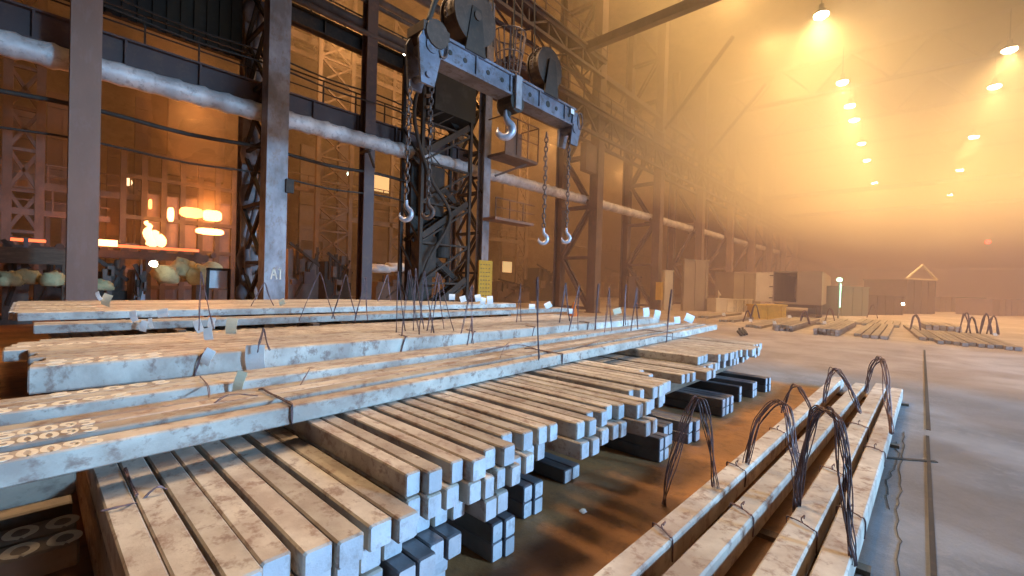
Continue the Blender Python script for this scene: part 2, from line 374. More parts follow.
# --- lengthwise rows (running along +x) on top ---------------------------------------------
def xbillet(x0, y0, top, L, w, h, ang, label, group, mat='billet'):
    return billet(x0, y0, top-h, L, w, h-.002, ang, label, group, mat)
rotA = math.atan2(.53, 12.7)
A = []
yy = 3.32
for i, (w, g) in enumerate([(.17, .11), (.17, .004), (.16, .004), (.15, .0)]):
    x0 = -.55+.1*i
    o = xbillet(x0, yy+(x0+.09)*math.tan(rotA), 1.04, 13.2-.2*i, w, BH, rotA, 'long lengthwise steel billet, %s back from the crosswise ends' % nth(i), 'lengthwise billets in the front pair of rows'); A.append(o)
    if i < 3: paint_number(o, '50095', .44-.1*i, .12*w, .066, .019, 1.008)
    yy += w+g
rotB = math.atan2(.1, 12)
for i in range(3):
    y0 = 4.42+i*.166
    o = xbillet(-.6+.15*i, y0, 1.04, 12.9, .16, BH, rotB+.028, 'long steel billet, %s in the narrow row before the tall blue-sided bloom' % nth(i), 'lengthwise billets of the second row')
    if i != 1: paint_number(o, '50095', .42, .03, .115, .04, 1.012)
rotC = math.atan2(-.35, 11.6)
GC = 'lengthwise billets of the middle row'
for i in range(6):
    y0 = 5.42+i*.195; x0 = (.0, .02, .1, .0, .05, .0)[i]
    o = xbillet(x0, y0, 1.18, 11.7-.05*i, .19, .23, rotC, 'tall %s steel bloom, %s from the aisle in the middle row' % ('blue-sided' if i == 0 else 'tan-topped', nth(i)), GC)
    if i < 2: paint_number(o, '50095', .1, .03, .12, .05, 1.008)
tm = MB()
for x in (.6, 3.2, 6, 9, 10.5): timber((x, 4.98, .902), (x+.12, 6.55, .948), 'thin lath under the middle row, %s from the left' % nth((.6, 3.2, 6, 9, 10.5).index(x)))
for i in range(10):
    y0 = 6.8+i*.21; x0 = (.1, .1, .15, .1, .0, -.2, -.2, -.15, -.1, .1)[i]
    o = xbillet(x0, y0, 1.04, 11.6-.1*(i % 3), .2, BH, -.02, 'flat tan steel billet, %s behind the tall blooms' % nth(i), 'low lengthwise billets behind the blooms')
    if i in (1, 3, 6): paint_number(o, '50095', .1, .03, .13, .05, 1.012)
for i in range(3):
    y0 = 9.62+i*.17
    xbillet(.05, y0, 1.18, 13.0, .165, BH, -.045, 'blue-sided steel billet, %s in the row behind the flat billets' % nth(i), 'blue-sided billets of the fourth row')
    if i == 0: pass
for i in range(20):
    y0 = 10.35+i*.19
    x0 = -.12-.05*(i % 3); L = 11.4-.25*max(0, i-2)
    o = xbillet(x0, y0, 1.32, L, .185, BH, -.03, 'steel billet on the rear rows, %s counted from their blue front face' % nth(i), 'billets of the rear rows')
    if i in (3, 7, 11): paint_number(o, '50095', .2, .03, .13, .05, 1.012)
for k, x in enumerate((1.7, 4, 7.5, 10)):
    timber((x, 9.2, .902), (x+.13, 10.05, 1.038), 'squared timber under the fourth row, %s from the left' % nth(k))
for k, x in enumerate((1.6, 3.4, 5.1)):
    timber((x, 10.2, .902), (x+.2, 14.0, 1.178), 'tall timber under the rear rows, %s from the left' % nth(k))
for k in range(18):
    pass
# billets in the dark left of the crosswise stack, a darker colour standing in for shade
for i, (y0, top, n) in enumerate([(3.42, .48, 1), (3.66, .48, 1), (3.78, .76, 1), (3.95, .76, 0), (4.05, .48, 0)]):
    o = xbillet(-1.6-.02, y0, top, 1.83, .16 if top > .5 else .2, BH, 0, 'shade-coloured steel billet in the dark gap under the front row, %s' % ['nearest, marked with cream figures', 'second on the low level', 'nearest on the high level', 'rear on the high level', 'rear on the low level'][i], 'billets in the gap at the left', 'farbillet')
    if n: paint_number(o, '500', 1.37, .03, .13, .04, 1.012)
for k, x in enumerate((-1.4, -.5)):
    timber((x, 3.4, 0), (x+.12, 4.3, .338), 'timber block under the low painted billets, %s' % ('at the left', 'at the right')[k])
    timber((x, 3.48, .482), (x+.1, 4.2, .618), 'timber slip between the painted billets, %s' % ('at the left', 'at the right')[k])
    timber((x+.02, 3.8, .762), (x+.1, 4.1, .898), 'timber prop under the front row, %s' % ('at the left', 'at the right')[k])

# --- long blooms on the right, on the rusty pad --------------------------------------------
GR = 'long blooms beside the concrete lane'
right = []
for i, (ye, yf, xe, w, lab) in enumerate([(1.18, .95, 11.4, .18, 'long bloom nearest the crosswise stack'), (.88, .56, 11.0, .18, 'long bloom second from the crosswise stack'),
                                (.48, .25, 11.3, .19, 'long tan bloom third from the crosswise stack'), (.25, .03, 11.0, .17, 'long purplish bloom along the concrete lane')]):
    xs = 3.2; sl = (yf-ye)/(xe-xs); a = math.atan(sl); x0 = -.8
    right.append(xbillet(x0, ye+(x0-xs)*sl, .24, (xe-x0)/math.cos(a), w, .2, a, lab+', bound with wire', GR))
for k, x in enumerate((.4, 4.0, 7.6, 10.6)):
    sh = -.03*(x-3.2)
    timber((x, .12+sh+.05, 0), (x+.1, 1.5+sh, .038), 'thin timber bearer under the long blooms, %s from the camera' % nth(k))

# --- wire loops over the blooms -----------------------------------------------------------
def wire_bundle(pts, strands, r, spread, label, name='wire_loop', group=None, seed=0, mat='wire', cat='wire'):
    rs = random.Random(seed); mb = MB(); base = smooth(pts)
    n = len(base)
    for s in range(strands):
        a, b, c = rs.uniform(-1, 1), rs.uniform(-1, 1), rs.uniform(-1, 1); ph = rs.uniform(0, 6)
        q = [p+Vector((a*spread, b*spread, c*spread*.6))*(.35+.65*math.sin(PI*i/(n-1)))+Vector((math.sin(ph+i*.4), math.cos(ph+i*.33), .5*math.sin(ph+i*.9)))*spread*.42 for i, p in enumerate(base)]
        mb.tube(q, r, 5)
    loc = base[0]
    o = mb.obj(name, mat, smooth=True, loc=loc)
    return tag(o, label, cat, group)
GW = 'thick wire loops over the long blooms'
def loopx(pl, x, x2=None):
    """pixel outline of a loop that stands across the blooms, between distances x and x2"""
    x2 = x if x2 is None else x2; n = len(pl)
    return [ax(px, py, x+(x2-x)*i/(n-1)) for i, (px, py) in enumerate(pl)]
p = loopx([(663, 513), (666, 490), (675, 455), (690, 410), (700, 399), (707, 425), (713, 465), (717, 508)], 3.95, 4.15)
wire_bundle(p, 8, .0045, .034, 'tall wire loop nearest the crosswise stack, standing over the first bloom', group=GW, seed=1)
p = loopx([(742, 478), (748, 455), (760, 420), (778, 401), (790, 416), (794, 450), (797, 480), (798, 512)], 5.0, 4.3)
wire_bundle(p, 9, .0045, .036, 'wire loop with a flat rounded top between first and second bloom', group=GW, seed=2)
p = loopx([(796, 512), (801, 470), (812, 418), (823, 409), (836, 420), (843, 462), (848, 520), (852, 565)], 4.3, 3.7)
wire_bundle(p, 13, .0045, .036, 'thickest wire loop, ending on the concrete beside the last bloom', group=GW, seed=3)
p = loopx([(824, 402), (828, 378), (834, 369), (843, 378), (852, 395), (860, 413)], 8.2, 8.0)
wire_bundle(p, 7, .006, .04, 'small wire loop over the far end of the first two blooms', group=GW, seed=4)
p = loopx([(866, 392), (871, 368), (880, 358), (885, 372), (888, 405), (892, 434)], 8.6, 7.2)
wire_bundle(p, 7, .006, .035, 'narrow wire loop at the far end of the last two blooms', group=GW, seed=5)
p = loopx([(782, 412), (790, 392), (797, 386), (806, 397), (816, 419)], 6.9, 6.6)
wire_bundle(p, 6, .006, .035, 'low wire loop over the first bloom behind the rounded one', group=GW, seed=6)
for k, (i, x) in enumerate([(0, 3.05), (0, 4.7), (0, 6.3), (1, 3.8), (1, 5.6), (2, 3.9), (2, 5.3), (2, 7.4), (3, 4.4), (3, 6.4)]):
    b = right[i]; a = b.rotation_euler.z; w = b.scale[1]
    L = (x-b.location.x)/math.cos(a); c, s = math.cos(a), math.sin(a)
    def W(lx, ly, z): return Vector((b.location.x+lx*c-ly*s, b.location.y+lx*s+ly*c, z))
    pts = [W(L+.12, w+.012, .1), W(L+.1, w+.012, .23), W(L+.08, w*.9, .25), W(L+.04, w*.45, .256), W(L, w*.1, .25), W(L-.01, -.012, .235), W(L-.01, -.012, .09)]
    o = wire_bundle(pts, 3, .004, .006, 'thin tie wire twisted round the %s long bloom, %s along it' % (nth(i), ['near the camera', 'near its middle', 'toward its far end'][sum(1 for q in range(k) if [0, 0, 0, 1, 1, 2, 2, 2, 3, 3][q] == i)]), 'tie_wire', 'tie wires round the long blooms', seed=20+k)
    kn = MB().tube(smooth([W(L+.04, w*.45, .256), W(L+.03, w*.5, .29), W(L+.06, w*.42, .31), W(L+.02, w*.4, .30)], 4), .005, 5)
    kk = kn.obj('twisted_knot', 'wire', smooth=True); kk.data.transform(Matrix.Translation(-o.location)); kk.parent = o

# --- wires standing on the stack, with paper tags -----------------------------------------
GS = 'wire hangers standing on the lengthwise rows'
def hanger(px, pyb, pyt, half, z, label, strands=3, seed=0, lean=0, r=.004):
    b = az(px, pyb, z); d = (b-EYE).dot(fw)
    h = (pyb-pyt)*d/F; w = half*d/F*1.35
    pts = [b+Vector((-w, 0, 0)), b+Vector((-w*.55+lean*h*.5, .0, h*.5)), b+Vector((-w*.1+lean*h, 0, h)), b+Vector((w*.1+lean*h, .02, h*.99)), b+Vector((w*.5+lean*h*.5, .05, h*.5)), b+Vector((w, .07, 0))]
    return wire_bundle(pts, strands, r*max(1, d/6), .012, label, 'wire_hanger', GS, seed)
hs = [(207, 330, 275, 5, 1.18), (263, 306, 284, 8, 1.32), (318, 320, 275, 14, 1.18), (345, 318, 277, 10, 1.18), (362, 322, 280, 6, 1.18), (385, 301, 276, 6, 1.32),
      (402, 332, 275, 5, 1.18), (412, 335, 274, 9, 1.18), (420, 330, 272, 6, 1.18), (428, 334, 275, 8, 1.18), (437, 330, 276, 9, 1.18), (444, 332, 278, 12, 1.18),
      (468, 333, 288, 7, 1.18), (541, 360, 282, 3, 1.04), (566, 322, 285, 8, 1.18), (575, 330, 288, 8, 1.18), (597, 330, 286, 3, 1.18), (610, 332, 290, 8, 1.18), (626, 326, 287, 4, 1.18), (636, 330, 290, 8, 1.18),
      (668, 342, 292, 4, 1.04), (520, 322, 285, 4, 1.18), (155+110, 352, 330, 5, 1.18), (472, 345, 318, 5, 1.18)]
for i, q in enumerate(hs):
    hanger(*q[:4], q[4], 'rusty tie wires standing up in a loop on the billets, %s from the left' % nth(sorted(hs).index(q)), 3, 50+i, random.uniform(-.12, .12))
def lying(pl, z, label, seed, strands=2, r=.0035):
    return wire_bundle([az(px, py, z+.012)+Vector((0, 0, .03*math.sin(i*2.1+1) if 0 < i < len(pl)-1 else 0)) for i, (px, py) in enumerate(pl)], strands, r, .008, label, 'loose_wire', 'loose wires on the billet tops', seed)
lying([(100, 511), (122, 506), (138, 497), (155, 492), (166, 489)], .76, 'brown wire lying across the nearest low billets', 70, 3, .004)
lying([(125, 468), (130, 480), (137, 495)], .76, 'short stub of wire coming out from under the front billet', 71, 3, .004)
lying([(200, 376), (208, 386), (212, 400), (230, 398), (258, 396)], 1.04, 'curled wire on the front rows below the yellow tag', 72)
lying([(300, 385), (306, 376), (310, 368)], 1.04, 'short wire lying on the second row left of middle', 73)
lying([(480, 352), (520, 345), (560, 352), (600, 340)], 1.04, 'long wavy wire along the front rows', 74)
lying([(500, 358), (506, 345), (514, 338), (522, 330)], 1.04, 'crossed wire rising toward the middle row', 75)
lying([(640, 340), (660, 336), (690, 339)], 1.04, 'wire lying near the far end of the front row', 76)
for k, (px, pa, pb) in enumerate([(276, 442, 398), (534, 378, 350), (640, 352, 330)]):
    a = az(px, pb, 1.04); b2 = az(px, pa-4, 1.04)
    x = a.x
    y0 = 3.32+(x+.09)*math.tan(rotA)-.012
    pts = [(x, y0+.66, .99), (x, y0+.655, 1.05), (x, y0+.3, 1.052), (x, y0+.02, 1.05), (x, y0, 1.03), (x, y0, .905)]
    wire_bundle(pts, 4, .004, .01, 'wire band round the front rows, %s from the left' % nth(k), 'wire_band', 'wire bands round the lengthwise rows', 80+k)
for k, x in enumerate((1.2, 3.6, 4.9, 6.4, 8.2)):
    y0 = 5.42-(x)*.03-.014
    pts = [(x+.1, y0+.3, 1.19), (x+.05, y0+.02, 1.19), (x, y0, 1.17), (x-.06, y0, .96)]
    wire_bundle(pts, 3, .005, .01, 'wire band over the blue side of the tall bloom, %s from the left' % nth(k), 'wire_band', 'wire bands round the lengthwise rows', 90+k)

def paper(px, py, w, h, z_at, depth_y, mat, label, tilt=0., bend=.25):
    """a curled paper tag hanging on the wires at the row whose front is y=depth_y"""
    c = ay(px, py, depth_y)
    if px > 540: c = az(px, py+h*.55, 1.045 if px > 670 else 1.185)
    d = (c-EYE).dot(fw); W, H = w*d/F, h*d/F
    if px > 540: c = c+Vector((0, 0, H*.52))
    vs = []; n = 6
    R = Vector((rt.x, rt.y, 0)).normalized()
    for i in range(n+1):
        for j in range(2):
            u = (j-.5)*W; v = (.5-i/n)*H
            off = bend*H*math.sin(PI*i/n)
            uu = u*math.cos(tilt)-v*math.sin(tilt); vv = u*math.sin(tilt)+v*math.cos(tilt)
            vs.append(c+R*uu+Vector((0, 0, vv))+Vector((-.6, -.6, 0))*off*.5)
    fs = [(2*i, 2*i+1, 2*i+3, 2*i+2) for i in range(n)]
    o = MB().add(vs, fs).obj('paper_tag', mat, loc=c)
    s = o.modifiers.new('thickness', 'SOLIDIFY'); s.thickness = .003
    tag(o, label, 'tag', 'paper tags wired to the billets'); return o
tags = [(99, 296, 4, 9, 10.3, 'paper', 'crumpled white tag on the rear rows at far left', .5), (107, 300, 9, 12, 10.3, 'manila', 'cream tag beside the crumpled one on the rear rows', -.3),
 (134, 316, 7, 11, 9.5, 'paper', 'small white tag over the upper blue face, before the pair', .3), (144, 326, 7, 11, 9.3, 'paper', 'white tag on the lower blue face near the left', -.2), (151, 323, 4, 10, 9.3, 'paper', 'sliver of a white tag beside the low white one', .2),
 (163, 313, 11, 8, 9.5, 'paper', 'wide white tag on the edge of the rear blue billet', .2), (199, 326, 8, 13, 8.6, 'paper', 'narrow white tag tilting left above the tall bloom', .4), (212, 323, 7, 11, 8.6, 'paper', 'white tag leaning on the upper blue face', -.1),
 (210, 338, 9, 21, 7.4, 'paper', 'long curled white tag in the middle of the cluster', .25), (232, 326, 11, 16, 8.3, 'manila', 'manila tag standing right of the white cluster', -.1), (208, 357, 10, 17, 5.3, 'paper', 'white tag hanging over the tall bloom side', -.45),
 (256, 358, 19, 26, 5.25, 'paper', 'largest square white tag in front of the tall bloom', .06), (240, 382, 10, 22, 4.35, 'manila', 'yellowish curled tag below the largest white one', -.25), (282, 302, 6, 6, 10.2, 'manila', 'tiny cream tag on the rear rows behind the largest', .4),
 (452, 297, 6, 6, 10.1, 'paper', 'round white tag left of the yellow panel, first', 0), (463, 299, 6, 6, 10.1, 'paper', 'round white tag left of the yellow panel, second', .3), (478, 298, 6, 7, 10.0, 'paper', 'white tag just left under the yellow panel', .2), (483, 301, 5, 7, 10.0, 'paper', 'white tag directly under the yellow panel', -.2),
 (490, 300, 6, 8, 10.0, 'paper', 'white tag just right under the yellow panel', .1), (532, 307, 6, 6, 9.2, 'paper', 'small square white tag on the fourth row end', 0), (548, 305, 7, 6, 9.2, 'paper', 'tilted white tag near the end of the fourth row', .5), (570, 311, 5, 5, 9.0, 'paper', 'white tag at the very end of the fourth row', 0),
 (617, 311, 8, 6, 6.6, 'manila', 'cream tag behind the end of the tall bloom', .3), (646, 312, 6, 9, 6.2, 'paper', 'tall white tag at the tall bloom end, left of two', .1), (657, 314, 6, 8, 6.0, 'paper', 'white tag at the tall bloom end, right of two', -.2),
 (677, 320, 6, 7, 5.0, 'paper', 'white tag standing on the second row end', .1), (689, 318, 9, 8, 4.9, 'paper', 'folded white tag above the front row far end', -.4)]
for px, py, w, h, y, mt, lab, tl in tags: paper(px, py, w, h, 0, y, mt, lab, tl)

# ------------------------------------------------------------------ setting
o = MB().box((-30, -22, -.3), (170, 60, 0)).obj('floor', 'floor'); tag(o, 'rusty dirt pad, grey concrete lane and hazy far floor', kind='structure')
def structure(mb, name, mat, label):
    return tag(mb.obj(name, mat), label, kind='structure')
structure(MB().box((-30, 48, 0), (170, 48.4, 27)), 'wall_left', 'concrete', 'sooty brown far wall of the furnace bay')
structure(MB().box((170, -22, 0), (170.4, 60, 27)), 'wall_end', 'darkwall', 'far end wall lost in haze')
wr = MB()
wr.box((-30, -22.4, 9), (170, -22, 27)).box((-30, -22.4, 0), (3.5, -22, 9)).box((26.5, -22.4, 0), (170, -22, 9))  # the opening is added to hold the cool fill light
structure(wr, 'wall_right', 'concrete', 'side wall with an opening added for the cool fill light')
structure(MB().box((-30.4, -22, 0), (-30, 60, 27)), 'wall_near', 'concrete', 'sooty wall behind the camera')
structure(MB().box((-30, -22, 27), (170, 60, 27.4)), 'ceiling', 'concrete', 'roof deck hidden in haze')
# groove rail in the concrete lane
def lane(x0, x1, y0, y1, w, label):
    mb = MB().bar((x0, y0, .003), (x1, y1, .003), w, .012); return tag(mb.obj('floor_rail', 'dark', loc=((x0+x1)/2, (y0+y1)/2, 0)), label, 'rail')
lane(2.5, 8.6, -.16, -.25, .035, 'thin dark rail set in the concrete lane, near length')
lane(9.0, 22, -.27, -.47, .05, 'thin dark rail set in the concrete lane, far length')
j = MB().bar((7.0, .22, .006), (7.35, -.3, .006), .05, .014); tag(j.obj('cover_plate', 'dark', loc=(7.1, 0, 0)), 'short dark plate lying across the concrete lane', 'plate')
cr = MB(); rs = random.Random(4)
for (xa, xb, yb) in ((4.0, 8.6, .02), (5.4, 8.0, .08)):
    pts = []; x = xa; y = yb
    while x < xb: pts.append(Vector((x, y, .003))); x += rs.uniform(.04, .2); y = y+rs.uniform(-.02, .02)+(yb-y)*.2
    cr.tube(pts, .0035, 4)
tag(cr.obj('floor_crack', 'dark', loc=(6, .05, 0)), 'jagged crack running along the grey concrete lane', 'crack')

# ------------------------------------------------------------------ steel structure along the bay (y = 17.4)
YC = 17.4
def lace(mb, p0, p1, q0, q1, n, w, x_brace=False):
    for i in range(n):
        a, b = i/n, (i+1)/n
        A_, B_ = Vector(p0).lerp(Vector(p1), a), Vector(p0).lerp(Vector(p1), b); C_, D_ = Vector(q0).lerp(Vector(q1), a), Vector(q0).lerp(Vector(q1), b)
        mb.bar(A_, C_, w)
        if i % 2 == 0 or x_brace: mb.bar(A_, D_, w)
        if i % 2 == 1 or x_brace: mb.bar(C_, B_, w)
def ibeam_v(mb, x, y, w, d, z0, z1, t=.03):
    mb.box((x-w/2, y-d/2, z0), (x+w/2, y-d/2+t, z1)).box((x-w/2, y+d/2-t, z0), (x+w/2, y+d/2, z1)).box((x-t/2, y-d/2+t, z0), (x+t/2, y+d/2-t, z1))
def column(x, w, d, zt, dy, label, mat='steel', mat2='dark', bw=.12, n=12):
    t = thing('lattice_column', label, 'column', (x, YC, 0), 'main columns between the bays')
    if w > .6: MB().box((x-w/2, YC-d/2, 0), (x+w/2, YC+d/2, zt)).box((x-w/2-.08, YC-d/2-.08, 0), (x+w/2+.08, YC+d/2+.08, .06)).obj('front_chord', mat, t)
    else:
        m1 = MB(); ibeam_v(m1, x, YC, w, d, 0, zt); m1.obj('front_chord', mat, t)
    m2 = MB(); ibeam_v(m2, x, YC+dy, w*.8, d, 0, zt, .05); m2.obj('rear_chord', mat2 if mat2 != 'dark' else 'steel', t)
    m3 = MB(); lace(m3, (x-w*.3, YC+d/2, .3), (x-w*.3, YC+d/2, zt), (x-w*.3, YC+dy-d/2, .3), (x-w*.3, YC+dy-d/2, zt), n, bw, n == 12)
    lace(m3, (x+w*.3, YC+d/2, .3), (x+w*.3, YC+d/2, zt), (x+w*.3, YC+dy-d/2, .3), (x+w*.3, YC+dy-d/2, zt), n, bw, False)
    m3.obj('lacing', mat2, t); return t
column(6.0, .72, .62, 26.9, 2.95, 'broad blue-grey steel column with sooty lacing, standing left of centre')
t6 = [o for o in COL.objects if o.name.startswith('lattice_column')][0]
lb = MB()
for i, (z, r) in enumerate([(1.2, .4), (2.6, .45), (5.2, .36), (7.0, .42), (9.3, .4), (10.4, .42), (12.6, .35)]): lb.blob((5.95+.08*(i % 2), YC+2.5, z), (r, r*.8, r*1.5), i, amp=.1)
lb.tube(smooth([(6.2, YC+2.2, .3), (5.8, YC+2.1, 3), (6.3, YC+2.2, 6), (5.8, YC+2.1, 9), (6.2, YC+2.2, 13)]), .12, 8)
lb.obj('pipe_lagging', 'steel', t6, smooth=True)
column(16.65, .5, .5, 26.9, 2.2, 'dark steel column carrying the yellow panel and stair', 'steel')
column(28.2, .8, .7, 26.9, 3.2, 'hazy brown braced column beyond the right hand chains', 'brown', 'brown', .2, 7)
column(39.0, .8, .7, 26.9, 3.2, 'hazy brown column with the small yellow box', 'brown', 'brown', .2, 7)
for k, x in enumerate((50, 61, 72, 83, 94, 105)):
    column(x, .8, .7, 26.9, 3.2, 'column fading into haze, %s beyond the yellow box column' % nth(k), 'brown', 'brown', .22, 6)
# thin posts
def post(x, y, w, d, zt, mat, label, gap=True):
    m1 = MB()
    m1.box((x-w/2, y-d/2, 0), (x+w/2, y-d/2+.04, zt)).box((x-w/2, y+d/2-.04, 0), (x+w/2, y+d/2, zt)).box((x-w*.2, y-d/2+.04, 0), (x+w*.2, y+d/2-.04, zt))
    return tag(m1.obj('steel_post', mat, loc=(x, y, 0)), label, 'column')
post(.98, YC-.35, .62, .5, 26.9, 'pale', 'pale pinkish steel post at far left')
post(10.3, YC+1.1, .5, .5, 26.9, 'girder', 'slim brown steel post right of the broad column')
sg = MB().box((6.28, YC-.42, 5.1), (6.55, YC-.32, 5.6)); tag(sg.obj('switch_box', 'dark', loc=(6.4, YC-.36, 5.3)), 'small dark box fixed to the broad column', 'box')
# pieces of white paint "A1" on broad column
pm = MB(); cx, cz, yy = 5.86, 1.9, YC-.318
for (a, b) in (((0, 0), (.1, .42)), ((.1, .42), (.2, 0)), ((.04, .16), (.16, .16)), ((.32, 0), (.32, .42)), ((.26, .34), (.32, .42))):
    pm.bar((cx+a[0], yy, cz+a[1]), (cx+b[0], yy, cz+b[1]), .05, .02, (0, 1, 0))
t = [o for o in bpy.data.objects if o.get('label', '').startswith('broad')][0] if False else None
col6 = [o for o in COL.objects if o.name.startswith('lattice_column') and abs(o.location.x-6) < .1][0]
pm.obj('painted_mark', 'paint', col6)['label'] = 'white painted mark A1'

# pipe
def pipe(x0, x1, z, r, label):
    mb = MB(); pts = []; x = x0; i = 0
    n = 20; vs = []; fs = []; rows = 0
    while x < x1:
        rr = r*(1.0 if i % 3 else 1.12); 
        for j in range(n):
            t_ = 2*PI*j/n; vs.append((x, YC+.9+math.cos(t_)*rr, z+.012*x+math.sin(t_)*rr*(1+.03*math.sin(i*1.7))))
        rows += 1; x += .3 if i % 3 else .12; i += 1
    for a in range(rows-1):
        for j in range(n): fs.append((a*n+j, a*n+(j+1) % n, (a+1)*n+(j+1) % n, (a+1)*n+j))
    mb.add(vs, fs)
    return tag(mb.obj('lagged_pipe', 'foil', smooth=True, loc=((x0+x1)/2, YC+.9, z)), label, 'pipe')
pipe(-14, 100, 8.1, .32, 'long silver foil-lagged pipe running past all the columns')
for k, x in enumerate((6.0, 10.1, 16.65, 28.2, 39, 50)):
    br = MB().box((x-.06, YC+.5, 7.55+.012*x), (x+.06, YC+1.3, 7.67+.012*x)).bar((x, YC+.55, 7.6), (x, YC+.1, 6.9), .08)
    tag(br.obj('pipe_bracket', 'dark', loc=(x, YC+.7, 7.5)), 'dark bracket under the foil-lagged pipe, %s from the left' % nth(k), 'bracket')

def railing(mb, x0, x1, y, z, h=1.0, step=1.5, t=.05):
    mb.bar((x0, y, z+h), (x1, y, z+h), t).bar((x0, y, z+h*.5), (x1, y, z+h*.5), t*.8)
    x = x0
    while x <= x1+.01: mb.bar((x, y, z), (x, y, z+h), t); x += step
def runway(x0, x1, y, z0, z1, label, mat='girder', rail=True, step=1.5):
    t = thing('walkway_girder', label, 'girder', ((x0+x1)/2, y, z0))
    g = MB().box((x0, y-.04, z0), (x1, y+.04, z1)).box((x0, y-.22, z1-.06), (x1, y+.22, z1)).box((x0, y-.22, z0), (x1, y+.22, z0+.06))
    x = x0
    while x < x1: g.box((x-.03, y-.2, z0), (x+.03, y-.04, z1)); x += 2.0
    g.obj('girder', mat, t)
    MB().box((x0, y+.25, z1-.05), (x1, y+1.2, z1)).obj('deck', 'dark', t)
    if rail:
        r = MB(); railing(r, x0, x1, y+.1, z1, 1.05, step); r.obj('railing', 'dark', t)
    return t
runway(-14, 17.0, YC+1.6, 8.6, 9.5, 'brown girder with walkway and railing just above the foil pipe, left half')
runway(6.4, 17.0, YC+1.6, 12.4, 13.1, 'upper dark walkway beam left of the yellow panel column', 'dark')
# dark cladding above the left part
cl = MB(); cl.box((-20, YC+2.6, 10.6), (5.6, YC+2.8, 26.9))
for i in range(64): cl.box((-20+.4*i, YC+2.5, 10.6), (-19.85+.4*i, YC+2.6, 26.9))
tag(cl.obj('cladding_panel', 'darkwall', loc=(-7, YC+2.7, 10.6)), 'dark corrugated cladding high above the left girder', 'cladding')
# truss runway at right
def truss(x0, x1, y, z0, z1, step, label, mat='girder', rail=True):
    t = thing('crane_runway', label, 'girder', ((x0+x1)/2, y, z0))
    g = MB()
    for yo in (0, 1.3):
        g.bar((x0, y+yo, z1), (x1, y+yo, z1), .3, .25).bar((x0, y+yo, z0), (x1, y+yo, z0), .22, .2)
        x = x0; i = 0
        while x < x1-.1:
            xn = min(x+step, x1); g.bar((x, y+yo, z0), (x, y+yo, z1), .1)
            g.bar((x, y+yo, z0 if i % 2 else z1), (xn, y+yo, z1 if i % 2 else z0), .11); x = xn; i += 1
    g.obj('truss', mat, t)
    MB().box((x0, y-.3, z1+.12), (x1, y+1.5, z1+.2)).obj('deck', mat, t)
    if rail:
        r = MB(); railing(r, x0, x1, y-.25, z1+.2, 1.1, 1.8, .06); r.obj('railing', mat, t)
    return t
truss(17.4, 110, YC-.8, 12.6, 14.2, 1.9, 'long lattice crane runway receding to the right into haze')
truss(9.9, 28.0, YC-.5, 17.2, 18.2, 1.9, 'upper runway beam with railing above the lifting beam')
for k, (za, ya) in enumerate([(17.6, 0), (16.4, .6), (18.8, 1.2)]):
    mb = MB().bar((28.4, YC+ya, za), (60, YC+ya, za), .35, .3)
    for x in range(29, 60, 3): mb.bar((x, YC+ya, za), (x+1.5, YC+ya+1.2, za), .12)
    tag(mb.obj('upper_rail_beam', 'girder', loc=(44, YC+ya, za)), 'hazy upper beam right of the braced column, %s of three' % ('middle', 'lowest', 'highest')[k], 'beam')
# pipes and cables high at left centre
for k, (z, y, r) in enumerate([(13.0, YC+.9, .12), (13.7, YC+1.5, .2), (14.6, YC+1.2, .1), (15.6, YC+2.2, .16), (16.6, YC+1.8, .22)]):
    mb = MB().cyl((6.5, y, z), (17, y, z), r, 10)
    tag(mb.obj('service_pipe', 'brown', smooth=True, loc=(11, y, z)), 'brown service pipe high left of the lifting beam, %s from the bottom' % nth(k), 'pipe')
for k, (z, y) in enumerate([(6.9, YC+1.0), (5.9, YC+.9), (9.9, YC+.5), (10.6, YC+1.2)]):
    pts = [Vector((x, y, z-.12*math.sin((x+14)/5.0*PI)**2)) for x in [-14+i*.8 for i in range(int(31/.8))]]
    mb = MB().tube(pts, .035 if k else .07, 6)
    tag(mb.obj('cable', 'dark', smooth=True, loc=(1, y, z)), 'dark cable strung along the columns at left, %s' % ['lowest thick one under the foil pipe', 'lowest thin one', 'above the foil pipe', 'topmost beside the railing'][k], 'cable')
# column 17 platforms, yellow panel, stair tower
t = thing('service_platform', 'railed brown service platform below the hanging hook', 'platform', (17.4, YC-1, 8.8), 'platforms on the stair column')
MB().box((16.6, YC-1.6, 8.75), (19.3, YC-.28, 8.9)).bar((17.2, YC-.3, 7.9), (18.8, YC-1.2, 8.75), .1).obj('deck', 'brown', t)
r = MB(); railing(r, 16.6, 19.3, YC-1.6, 8.9, 1.9, .9, .05); r.bar((19.3, YC-1.6, 10.8), (19.3, YC-.3, 10.8), .05).bar((16.6, YC-1.6, 10.8), (16.6, YC-.3, 10.8), .05).bar((19.3, YC-.3, 8.9), (19.3, YC-.3, 10.8), .05); r.obj('railing', 'brown', t)
MB().box((16.65, YC-1.56, 8.9), (17.9, YC-1.52, 10.1)).obj('side_sheet', 'brown', t)
t = thing('service_platform', 'lower pale-edged platform over the yellow panel', 'platform', (17.4, YC-1, 5.4), 'platforms on the stair column')
MB().box((16.4, YC-1.2, 5.35), (19.6, YC-.28, 5.5)).obj('deck', 'pale', t)
r = MB(); railing(r, 16.4, 19.6, YC-1.2, 5.5, 1.0, 1.1, .04); r.obj('railing', 'brown', t)
yp = MB().box((16.12, YC-.38, .95), (17.12, YC-.28, 3.2)).box((16.4, YC-.3, 0), (16.5, YC-.26, .95)); yo = tag(yp.obj('yellow_panel', 'yellow', loc=(16.6, YC-.33, 0)), 'tall yellow painted board on the stair column', 'sign')
lm = MB(); rs = random.Random(3)
